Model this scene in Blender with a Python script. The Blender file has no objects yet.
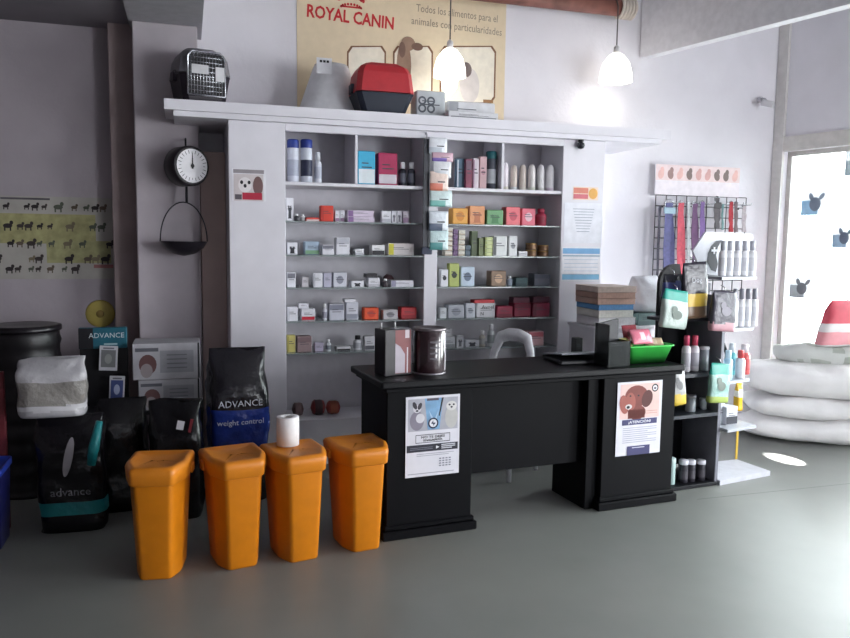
import bpy, bmesh, math, random
from math import sin, cos, pi, radians as R_
from mathutils import Vector as V, Matrix as Mx, noise as NZ
from mathutils.bvhtree import BVHTree
random.seed(7)
S = bpy.context.scene
COL = S.collection
# ------------------------------------------------------------------ camera
F, PITCH, ROLL, YAW, EYE = 765., .1011, .01297, .3017, 1.45
fw = V((sin(YAW)*cos(PITCH), cos(YAW)*cos(PITCH), -sin(PITCH)))
r0 = V((cos(YAW), -sin(YAW), 0)); u0 = r0.cross(fw)
rt = r0*cos(ROLL)+u0*sin(ROLL); up = rt.cross(fw)
CAM = V((0, 0, EYE))
cd = bpy.data.cameras.new('camera'); cam = bpy.data.objects.new('camera', cd); COL.objects.link(cam)
cd.sensor_width = 36; cd.lens = F/850*36; cd.clip_start = .05
m = Mx((rt, up, -fw)).transposed().to_4x4(); m.translation = CAM; cam.matrix_world = m
S.camera = cam
def ray(x, y): return fw+rt*((x-425)/F)-up*((y-319)/F)
def onz(x, y, z): d = ray(x, y); return CAM+d*((z-EYE)/d.z)
def ony(x, y, Y): d = ray(x, y); return CAM+d*(Y/d.y)
def onl(x, y, p, a):
    n = V((-sin(a), cos(a), 0)); d = ray(x, y); return CAM+d*(n.dot(V((p[0], p[1], 0)))/n.dot(d))
# ------------------------------------------------------------------ materials
def lin(c): return tuple(((v/255)/12.92 if v/255 <= .04045 else ((v/255+.055)/1.055)**2.4) for v in c)+(1,)
MC = {}
def M(c, rough=.55, metal=0, var=.07, ns=18, bump=0, bs=40, trans=0, emit=0, ior=1.45, alpha=1, coat=0):
    k = (c, rough, metal, var, ns, bump, bs, trans, emit, alpha, coat, ior)
    if k in MC: return MC[k]
    mt = bpy.data.materials.new('material_%d' % len(MC)); mt.use_nodes = True
    nt = mt.node_tree; b = nt.nodes['Principled BSDF']
    tc = nt.nodes.new('ShaderNodeTexCoord'); n = nt.nodes.new('ShaderNodeTexNoise'); n.inputs['Scale'].default_value = ns
    n.inputs['Detail'].default_value = 4; nt.links.new(tc.outputs['Object'], n.inputs['Vector'])
    cr = nt.nodes.new('ShaderNodeValToRGB'); l = lin(c)
    cr.color_ramp.elements[0].position = .3; cr.color_ramp.elements[1].position = .7
    cr.color_ramp.elements[0].color = tuple(max(0, v*(1-var)) for v in l[:3])+(1,)
    cr.color_ramp.elements[1].color = tuple(min(1, v*(1+var)) for v in l[:3])+(1,)
    nt.links.new(n.outputs['Fac'], cr.inputs['Fac']); nt.links.new(cr.outputs['Color'], b.inputs['Base Color'])
    b.inputs['Roughness'].default_value = rough; b.inputs['Metallic'].default_value = metal
    b.inputs['IOR'].default_value = ior
    if trans: b.inputs['Transmission Weight'].default_value = trans
    if alpha < 1: b.inputs['Alpha'].default_value = alpha
    if coat: b.inputs['Coat Weight'].default_value = coat
    if emit:
        b.inputs['Emission Color'].default_value = l; b.inputs['Emission Strength'].default_value = emit
    if bump:
        n2 = nt.nodes.new('ShaderNodeTexNoise'); n2.inputs['Scale'].default_value = bs; n2.inputs['Detail'].default_value = 3
        nt.links.new(tc.outputs['Object'], n2.inputs['Vector'])
        bp = nt.nodes.new('ShaderNodeBump'); bp.inputs['Strength'].default_value = bump; bp.inputs['Distance'].default_value = .02
        nt.links.new(n2.outputs['Fac'], bp.inputs['Height']); nt.links.new(bp.outputs['Normal'], b.inputs['Normal'])
    MC[k] = mt; return mt
WHITE = M((226, 224, 228), .6); PAPER = M((232, 231, 236), .7); BLACK = M((22, 21, 26), .45); INK = M((30, 28, 34), .6)
GLASS = M((225, 240, 238), .05, trans=.92); WIRE = M((45, 44, 50), .4, .6); CHROME = M((190, 192, 198), .25, .9)
DKGLASS = M((60, 66, 70), .12, trans=.6)
# ------------------------------------------------------------------ mesh builder
FC = bpy.data.curves.new('lettering', 'FONT')
def text_mesh(s, size, align='CENTER', bold=0):
    c = FC; c.body = s; c.size = size; c.align_x = align; c.align_y = 'CENTER'; c.offset = bold; c.extrude = 0; c.resolution_u = 2
    o = bpy.data.objects.new('t', c); COL.objects.link(o); bpy.context.view_layer.update()
    me = bpy.data.meshes.new_from_object(o.evaluated_get(bpy.context.evaluated_depsgraph_get()))
    bpy.data.objects.remove(o); return me
class MB:
    def __init__(s, T=None): s.bm = bmesh.new(); s.mats = []; s.T = T or Mx.Identity(4)
    def mi(s, mt):
        if mt not in s.mats: s.mats.append(mt)
        return s.mats.index(mt)
    def add(s, vs, fs, mt, smooth=False, T=None):
        t = s.T @ T if T is not None else s.T
        bv = [s.bm.verts.new(t @ V(v)) for v in vs]; i = s.mi(mt); out = []
        for f in fs:
            try:
                q = s.bm.faces.new([bv[k] for k in f]); q.material_index = i; q.smooth = smooth; out.append(q)
            except ValueError: pass
        return bv, out
    def box(s, c, d, mt, bev=0, T=None, seg=1):
        x, y, z = c; a, b, e = d[0]/2, d[1]/2, d[2]/2
        vs = [(x+i*a, y+j*b, z+k*e) for k in (-1, 1) for j in (-1, 1) for i in (-1, 1)]
        bv, fs = s.add(vs, [(0, 2, 3, 1), (4, 5, 7, 6), (0, 1, 5, 4), (2, 6, 7, 3), (0, 4, 6, 2), (1, 3, 7, 5)], mt, T=T)
        if bev:
            es = list({e for f in fs for e in f.edges})
            bmesh.ops.bevel(s.bm, geom=es, offset=bev, segments=seg, affect='EDGES', profile=.5)
        return s
    def b2(s, lo, hi, mt, bev=0, T=None, seg=1):
        return s.box([(lo[i]+hi[i])/2 for i in range(3)], [hi[i]-lo[i] for i in range(3)], mt, bev, T, seg)
    def loft(s, rings, mt, cap=True, smooth=True, closed=True):
        vs = [p for r in rings for p in r]; n = len(rings[0]); fs = []
        for k in range(len(rings)-1):
            for i in range(n if closed else n-1):
                j = (i+1) % n; fs.append((k*n+i, k*n+j, (k+1)*n+j, (k+1)*n+i))
        if cap: fs += [tuple(range(n-1, -1, -1)), tuple(range((len(rings)-1)*n, len(rings)*n))]
        s.add(vs, fs, mt, smooth); return s
    def lathe(s, prof, mt, c=(0, 0, 0), n=20, cap=True, axis=None):
        rings = []
        for r, z in prof:
            rings.append([V((c[0]+r*cos(2*pi*i/n), c[1]+r*sin(2*pi*i/n), c[2]+z)) for i in range(n)])
        if axis is not None:
            rings = [[axis @ p for p in q] for q in rings]
        s.loft(rings, mt, cap); return s
    def tube(s, pts, r, mt, n=8, cap=True):
        pts = [V(p) for p in pts]; rings = []; prev = None
        for i, p in enumerate(pts):
            t = (pts[min(i+1, len(pts)-1)]-pts[max(i-1, 0)]).normalized()
            a = t.orthogonal().normalized() if prev is None else (prev-t*prev.dot(t)).normalized()
            prev = a; b = t.cross(a)
            rr = r[i] if isinstance(r, (list, tuple)) else r
            rings.append([p+(a*cos(2*pi*k/n)+b*sin(2*pi*k/n))*rr for k in range(n)])
        s.loft(rings, mt, cap); return s
    def prism(s, poly, y0, y1, mt, T=None, smooth=False):     # poly in x,z ; extruded along y
        n = len(poly); vs = [(x, y0, z) for x, z in poly]+[(x, y1, z) for x, z in poly]
        fs = [tuple(range(n)), tuple(range(2*n-1, n-1, -1))]+[(i, i+n, (i+1) % n+n, (i+1) % n) for i in range(n)]
        s.add(vs, fs, mt, smooth, T); return s
    def slab(s, poly, z0, z1, mt, smooth=False):              # poly in x,y ; extruded along z
        n = len(poly); vs = [(x, y, z0) for x, y in poly]+[(x, y, z1) for x, y in poly]
        fs = [tuple(range(n-1, -1, -1)), tuple(range(n, 2*n))]+[(i, (i+1) % n, (i+1) % n+n, i+n) for i in range(n)]
        s.add(vs, fs, mt, smooth); return s
    # flat print, local x right / z up, facing -y
    def flat(s, poly, mt, y=-.001): s.add([(x, y, z) for x, z in poly], [tuple(range(len(poly)))], mt); return s
    def rect(s, x0, z0, x1, z1, mt, y=-.001): return s.flat([(x0, z0), (x1, z0), (x1, z1), (x0, z1)], mt, y)
    def ell(s, cx, cz, rx, rz, mt, y=-.0015, rot=0, n=18):
        return s.flat([(cx+rx*cos(2*pi*i/n)*cos(rot)-rz*sin(2*pi*i/n)*sin(rot), cz+rx*cos(2*pi*i/n)*sin(rot)+rz*sin(2*pi*i/n)*cos(rot)) for i in range(n)], mt, y)
    def ring(s, cx, cz, r, w, mt, y=-.002, n=22):
        vs = []
        for i in range(n):
            a = 2*pi*i/n; vs += [(cx+r*cos(a), y, cz+r*sin(a)), (cx+(r-w)*cos(a), y, cz+(r-w)*sin(a))]
        s.add(vs, [(2*i, 2*((i+1) % n), 2*((i+1) % n)+1, 2*i+1) for i in range(n)], mt); return s
    def text(s, t, cx, cz, size, mt, y=-.002, align='CENTER', bold=0, bvh=None, width=None, rot=0):
        me = text_mesh(t, size, align, bold); vs = []
        xs = [v.co.x for v in me.vertices]; k = 1
        if width and xs: k = width/(max(xs)-min(xs))
        for v in me.vertices:
            a, b = v.co.x*k, v.co.y
            p = V((cx+a*cos(rot)-b*sin(rot), y, cz+a*sin(rot)+b*cos(rot)))
            if bvh:
                h = bvh.ray_cast(V((p.x, -3, p.z)), V((0, 1, 0)))[0]
                if h: p.y = h.y-.004
            vs.append(p)
        s.add(vs, [tuple(p.vertices) for p in me.polygons], mt); bpy.data.meshes.remove(me); return s
    def bvh(s): s.bm.normal_update(); return BVHTree.FromBMesh(s.bm)
    def paint(s, test, mt):
        i = s.mi(mt)
        for f in s.bm.faces:
            if test(f.calc_center_median()): f.material_index = i
        return s
    def build(s, name, parent=None, loc=None, rz=0):
        me = bpy.data.meshes.new(name); s.bm.normal_update(); s.bm.to_mesh(me); s.bm.free()
        for mt in s.mats: me.materials.append(mt)
        o = bpy.data.objects.new(name, me); COL.objects.link(o)
        if parent: o.parent = parent
        if loc is not None: o.location = loc
        if rz: o.rotation_euler.z = rz
        return o
def tag(o, label, cat, group=None):
    o['label'] = label; o['category'] = cat
    if group: o['group'] = group
    return o
def thing(name, label, cat, loc=(0, 0, 0), rz=0, group=None):
    o = bpy.data.objects.new(name, None); COL.objects.link(o); o.empty_display_size = .1
    o.location = loc; o.rotation_euler.z = rz; return tag(o, label, cat, group)
def struct(o): o['kind'] = 'structure'; return o
def rz(a): return Mx.Rotation(a, 4, 'Z')
def dup(root, label, loc, rot=None):
    r = root.copy(); COL.objects.link(r); r.location = loc; r['label'] = label
    if rot is not None: r.rotation_euler.z = rot
    for ch in list(root.children):
        c = ch.copy(); COL.objects.link(c); c.parent = r
        for g in list(ch.children):
            d = g.copy(); COL.objects.link(d); d.parent = c
    return r
# ------------------------------------------------------------------ room shell
YB = 5.45; ZC = 3.6; AW = .25
cor = ony(772, 200, YB); XR = cor.x
wd = V((sin(AW), -cos(AW), 0))                  # right wall, towards the camera
XL, YF = -2.6, -3.2
def rw(t, z=0, off=0):                          # point on right wall, t metres from the corner; off = into the room
    return V((XR, YB, 0))+wd*t+V((-cos(AW), -sin(AW), 0))*off+V((0, 0, z))
wallm = M((224, 221, 227), .75, var=.05, ns=2.5, bump=.12, bs=30)
tr_end = (YB-YF)/cos(AW)
# floor with polished concrete
fm = bpy.data.materials.new('polished_concrete'); fm.use_nodes = True; nt = fm.node_tree; b = nt.nodes['Principled BSDF']
tc = nt.nodes.new('ShaderNodeTexCoord'); n1 = nt.nodes.new('ShaderNodeTexNoise'); n1.inputs['Scale'].default_value = 1.1; n1.inputs['Detail'].default_value = 6; n1.inputs['Roughness'].default_value = .55
nt.links.new(tc.outputs['Object'], n1.inputs['Vector']); cr = nt.nodes.new('ShaderNodeValToRGB')
cr.color_ramp.elements[0].position = .3; cr.color_ramp.elements[0].color = lin((113, 115, 112)); cr.color_ramp.elements[1].position = .72; cr.color_ramp.elements[1].color = lin((127, 128, 124))
nt.links.new(n1.outputs['Fac'], cr.inputs['Fac']); nt.links.new(cr.outputs['Color'], b.inputs['Base Color'])
n2 = nt.nodes.new('ShaderNodeTexNoise'); n2.inputs['Scale'].default_value = 4; nt.links.new(tc.outputs['Object'], n2.inputs['Vector'])
mr = nt.nodes.new('ShaderNodeMapRange'); mr.inputs['To Min'].default_value = .4; mr.inputs['To Max'].default_value = .46
nt.links.new(n2.outputs['Fac'], mr.inputs['Value']); nt.links.new(mr.outputs['Result'], b.inputs['Roughness'])
p1, p2 = rw(0), rw(tr_end)
fl = [(XL-.1, YF-.1), (p2.x+.15, YF-.1), (p1.x+.15, YB+.1), (XL-.1, YB+.1)]
q = MB().slab(fl, -.1, 0, fm)
jm = M((84, 88, 85), .5)
ja, jb = onz(769, 492, 0), onz(850, 483.6, 0); jd = (jb-ja).normalized(); jn = V((-jd.y, jd.x, 0))*.003
A_, B_ = ja-jd*.5, jb+jd*1.2
q.add([A_-jn+V((0, 0, .0006)), B_-jn+V((0, 0, .0006)), B_+jn+V((0, 0, .0006)), A_+jn+V((0, 0, .0006))], [(0, 1, 2, 3)], jm)
struct(q.build('floor'))
struct(MB().slab(fl, ZC, ZC+.1, M((176, 174, 180), .8, ns=3)).build('ceiling'))
xs_ = ony(136, 200, 5.12).x
struct(MB().b2((xs_, YB, 0), (XR+.15, YB+.1, ZC), wallm).build('wall_back'))
struct(MB().b2((XL-.1, YB, 0), (xs_, YB+.1, ZC), M((166, 158, 164), .8, var=.09, ns=2, bump=.12, bs=30)).build('wall_back_left'))  # left stretch of the same wall, its shade put into a darker colour
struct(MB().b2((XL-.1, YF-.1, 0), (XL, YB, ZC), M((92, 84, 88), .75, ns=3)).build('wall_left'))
FX0, FX1, FZ0, FZ1 = 4.8, 6.5, .3, 2.6  # unseen window opening added behind the camera for more daylight
q = MB()
for lo, hi in (((XL-.1, 0), (FX0, ZC)), ((FX1, 0), (p2.x+.15, ZC)), ((FX0, 0), (FX1, FZ0)), ((FX0, FZ1), (FX1, ZC))): q.b2((lo[0], YF-.1, lo[1]), (hi[0], YF, hi[1]), wallm)
struct(q.build('wall_front'))
q = MB()
for x in (FX0, 5.63, FX1-.04): q.b2((x, YF-.07, FZ0), (x+.04, YF-.02, FZ1), M((196, 192, 188), .5))
for z in (FZ0, FZ1-.04): q.b2((FX0, YF-.07, z), (FX1, YF-.02, z+.04), M((196, 192, 188), .5))
struct(q.build('window_added'))
# right wall with a shop window and an entrance nearer the street
W0, W1, WZ0, WZ1 = .09, 3.3, .38, 2.24
D0, D1, DZ1 = 4.1, 6.2, 2.5
q = MB(Mx.Translation((XR, YB, 0)) @ rz(AW-pi/2))       # local x runs along the wall, local +y into ... outside
def rwbox(q, t0, t1, z0, z1, o0, o1, mt, bev=0):         # o: offset outwards from the inner face
    a = [rw(t0, 0, -o0), rw(t1, 0, -o0), rw(t1, 0, -o1), rw(t0, 0, -o1)]
    q.slab([(v.x, v.y) for v in a], z0, z1, mt)
q = MB()
for t0, t1, z0, z1 in ((0, W0, 0, ZC), (W0, W1, 0, WZ0), (W0, W1, WZ1, ZC), (W1, D0, 0, ZC), (D0, D1, DZ1, ZC), (D1, tr_end, 0, ZC)):
    rwbox(q, t0, t1, z0, z1, 0, .15, wallm)
struct(q.build('wall_right'))
def pane_mat():
    mt = bpy.data.materials.new('window_glass'); mt.use_nodes = True; t = mt.node_tree; t.nodes.clear()
    o = t.nodes.new('ShaderNodeOutputMaterial'); mx = t.nodes.new('ShaderNodeMixShader'); a = t.nodes.new('ShaderNodeBsdfTransparent'); g = t.nodes.new('ShaderNodeBsdfGlossy')
    g.inputs['Roughness'].default_value = .03; f = t.nodes.new('ShaderNodeFresnel'); f.inputs['IOR'].default_value = 1.45; a.inputs['Color'].default_value = (.95, .98, .97, 1)
    t.links.new(f.outputs['Fac'], mx.inputs['Fac']); t.links.new(a.outputs[0], mx.inputs[1]); t.links.new(g.outputs[0], mx.inputs[2]); t.links.new(mx.outputs[0], o.inputs['Surface']); return mt
framem = M((196, 192, 188), .5)
q = MB()
for t0, t1, z0, z1 in ((W0, W0+.04, WZ0, WZ1), (W1-.04, W1, WZ0, WZ1), (W0, W1, WZ1-.04, WZ1), (W0, W1, WZ0, WZ0+.05), (1.68, 1.72, WZ0, WZ1)):
    rwbox(q, t0, t1, z0, z1, .05, .11, framem)
win = struct(q.build('window_1'))
q = MB(); rwbox(q, W0+.02, W1-.02, WZ0+.02, WZ1-.02, .078, .082, pane_mat()); q.build('pane', win)
q = MB(); rwbox(q, W0, W1, WZ1+.0, WZ1+.12, -.025, 0, M((208, 204, 200), .6)); struct(q.build('trim_1'))
q = MB(); rwbox(q, .0, W0, 0, ZC, -.03, 0, M((206, 202, 200), .6)); struct(q.build('trim_2'))
q = MB()
for t0, t1, z0, z1 in ((D0, D0+.05, 0, DZ1), (D1-.05, D1, 0, DZ1), (D0, D1, DZ1-.05, DZ1)): rwbox(q, t0, t1, z0, z1, .03, .12, framem)
struct(q.build('door_1'))
# pilaster, beams, darker brown strip left of the pilaster
XA_ = ony(229, 200, 4.8).x-.003
c0, c1 = ony(136, 200, 5.12).x, ony(200, 200, 5.12).x
zb = ony(160, 23, 5.12).z
struct(MB().b2((c0, 5.12, 0), (c1, YB, zb), M((182, 174, 180), .7, ns=4, var=.09), .006).build('trim_3'))
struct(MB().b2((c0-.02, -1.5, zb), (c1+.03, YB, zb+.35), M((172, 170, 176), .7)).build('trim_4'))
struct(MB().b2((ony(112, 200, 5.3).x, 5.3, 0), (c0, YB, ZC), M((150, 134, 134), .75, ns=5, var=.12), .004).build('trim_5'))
struct(MB().b2((XL, -1.5, zb+.02), (c0-.02, YB, ZC), M((126, 120, 128), .75, ns=4)).build('trim_added_soffit'))  # low soffit, added and run forward to darken the left side
struct(MB().b2((c1+.004, 5.14, 0), (XA_, YB, 2.0), M((186, 166, 160), .75, ns=5, var=.1), .003).build('trim_added_infill'))  # infill panel, added flush to keep the pilaster gap from going dark
ba = ony(640, 58, YB-.01); q = MB()
bd = wd*4.2
o_ = V((cos(AW), sin(AW), 0))*.09
P = [ba, ba+bd, ba+bd+o_, ba+o_]
q.slab([(v.x, min(v.y, YB)) for v in P], ba.z, ba.z+.9, M((228, 227, 232), .7)); struct(q.build('trim_6'))
# pavement outside
struct(MB().slab([(rw(-1, 0, -.16).x, 7), (rw(-1, 0, -.16).x+9, 7), (rw(9, 0, -.16).x+9, -4), (rw(9, 0, -.16).x, -4)], -.14, -.1, M((190, 188, 182), .8, ns=4)).build('ground_outside'))
# ------------------------------------------------------------------ medicine shelf unit
YU, YK = 4.8, 5.15
XA, XB_, XC_, XD = (ony(229, 200, YU).x, ony(285.5, 200, YU).x, ony(562, 200, YU).x, ony(605, 160, YU).x)
XM0, XM1 = ony(424.5, 250, YU).x, ony(437.5, 250, YU).x
ZT = ony(420, 131, YU).z; ZLEDGE = .30
lam = M((220, 217, 224), .5, var=.04, ns=6)
unit = thing('shelf_unit', 'tall white built-in shelf unit with two bays of medicines behind the black counter', 'shelf unit', (XA, YU, 0))
def ub(name, lo, hi, mt, bev=.003):
    q = MB(); q.b2((lo[0]-XA, lo[1]-YU, lo[2]), (hi[0]-XA, hi[1]-YU, hi[2]), mt, bev); return q.build(name, unit)
ub('side_panel', (XA, YU, 0), (XB_, YB-.002, ZT), lam); ub('side_panel', (XC_, YU, 0), (XD, YB-.002, ZT), lam)
ub('back_panel', (XB_, YK, 0), (XC_, YK+.03, ZT), M((200, 197, 204), .6, var=.04))
ub('divider', (XM0, YU+.005, ZLEDGE), (XM1, YK, ZT), lam)
ub('plinth', (XB_, YU+.02, 0), (XC_, YK, ZLEDGE), lam)
ub('top_rail', (XB_, YU, ZT-.045), (XC_, YU+.03, ZT), lam)
ZS = [ony(420, y, 4.83).z for y in (186.3, 223.4, 255.8, 287.2, 319.4, 349.6)]
shglass = M((196, 208, 208), .15, trans=.55)
for xa, xb in ((XB_, XM0), (XM1, XC_)):
    for k, z in enumerate(ZS):
        if k == 0: ub('shelf_board', (xa, YU+.01, z-.022), (xb, YK, z), lam)
        else: ub('glass_shelf', (xa, YU+.02, z-.008), (xb, YK, z), shglass, 0)
for px in (356, 502.5):
    x = ony(px, 160, YU+.02).x; ub('partition', (x-.009, YU+.012, ZS[0]), (x+.009, YK, ZT), lam)
# cornice plank on top
k0, k1 = ony(164, 105, 4.72), ony(671, 135, 4.72)
zc0, zc1 = ZT, ony(420, 114.5, 4.72).z
q = MB(); yb_ = YB-.003
q.slab([(k0.x, 4.72), (k1.x, 4.72), (k1.x, yb_), (c1+.004, yb_), (c1+.004, 5.116), (k0.x, 5.116)], zc0+.03, zc1, lam)
q.slab([(k0.x+.05, 4.75), (k1.x-.05, 4.75), (k1.x-.05, yb_), (c1+.004, yb_), (c1+.004, 5.116), (k0.x+.05, 5.116)], zc0, zc0+.03, lam)
tag(q.build('cornice_shelf'), 'long white plank shelf across the top of the medicine shelf unit', 'shelf')
# ------------------------------------------------------------------ goods on the shelves
def jit(c, k=8): return tuple(max(0, min(255, v+random.randint(-k, k))) for v in c)
SILH = [(-.5, 0), (-.36, .05), (-.3, .5), (-.42, .75), (-.28, 1), (-.1, .8), (.1, .8), (.28, 1), (.42, .75), (.3, .5), (.36, .05), (.5, 0)]
def carton(w, h, d, base, acc=None, style=0, print_=(70, 70, 80)):
    q = MB(); a = M(base, .5); q.box((0, 0, h/2), (w, d, h), a, min(w, h, d)*.05)
    y = -d/2-.0007; pm = M(print_, .6)
    if acc:
        am = M(acc, .5)
        if style == 0: q.rect(-w*.46, h*.06, w*.46, h*.34, am, y)
        elif style == 1: q.rect(-w*.47, h*.05, -w*.28, h*.95, am, y)
        elif style == 2: q.ell(0, h*.5, w*.26, min(h*.3, w*.3), am, y)
        elif style == 3: q.rect(-w*.46, h*.62, w*.46, h*.94, am, y)
        elif style == 4: q.flat([(x*w*.6, h*.1+z*h*.6) for x, z in SILH], am, y)
        elif style == 5:
            q.rect(-w*.47, h*.04, w*.47, h*.46, am, y)
    if h > .03:
        for k in range(2): q.rect(-w*.3, h*(.5+k*.12), w*(.1+.2*(1-k)), h*(.535+k*.12), pm, y-.0004)
    return q
def bottle(w, h, body, cap, lab=None, shape='round'):
    q = MB(); r = w/2; hb = h*.72
    if shape == 'tube': prof = [(r*.9, 0), (r, h*.02), (r, h*.8), (r*.7, h*.95), (r*.3, h*1.0)]
    elif shape == 'can': prof = [(r*.95, 0), (r, h*.01), (r, h*.8), (r*.97, h*.82)]
    else: prof = [(r*.92, 0), (r, h*.03), (r, hb*.85), (r*.85, hb*.95), (r*.5, hb), (r*.45, hb+h*.02)]
    q.lathe(prof, M(body, .35))
    if lab: q.lathe([(r*1.01, h*.15), (r*1.015, h*.16), (r*1.015, hb*.72), (r*1.01, hb*.73)], M(lab, .5), cap=False)
    c = MB()
    if shape == 'can': c.lathe([(r*1.0, h*.8), (r*1.03, h*.82), (r*1.03, h*.97), (r*.9, h)], M(cap, .4))
    elif shape == 'tube': c.lathe([(r*1.0, 0), (r*1.03, h*.04), (r*1.03, h*.12), (r*.95, h*.14)], M(cap, .4))
    else: c.lathe([(r*.62, hb+.001), (r*.64, h*.97), (r*.55, h)], M(cap, .4))
    return q, c
def put(name, label, cat, x0, x1, yt, z, Y, kind='box', col=(225, 225, 230), acc=None, style=0, d=None, group=None, cap=(235, 235, 238), zb=None, rot=0):
    ym = yt
    a, b_ = ony(x0, ym, Y), ony(x1, ym, Y); w = abs(b_.x-a.x); x = (a.x+b_.x)/2
    t = ony((x0+x1)/2, yt, Y).z; h = max(.012, t-z)
    if kind == 'box':
        d = d or min(.2, max(.05, w*.8))
        w *= .96
        o = carton(w, h, d, col, acc, style).build(name, loc=(x, Y+d/2, z+.0005), rz=rot); tag(o, label, cat, group)
    else:
        w = w*.94
        o = thing(name, label, cat, (x, Y+w/2, z+.0005), 0, group)
        bb, cc = bottle(w, h, col, cap, acc, kind); bb.build('body', o); cc.build('cap', o)
    return o, x, z+h
YI = 4.86
SN = ['top shelf', 'second shelf down', 'third shelf down', 'fourth shelf down', 'fifth shelf down', 'lowest glass shelf']
NM = {'box': ('medicine_box', 'box'), 'can': ('spray_can', 'can'), 'round': ('medicine_bottle', 'bottle'), 'tube': ('lotion_tube', 'tube')}
W_ = (222, 221, 228)
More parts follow.
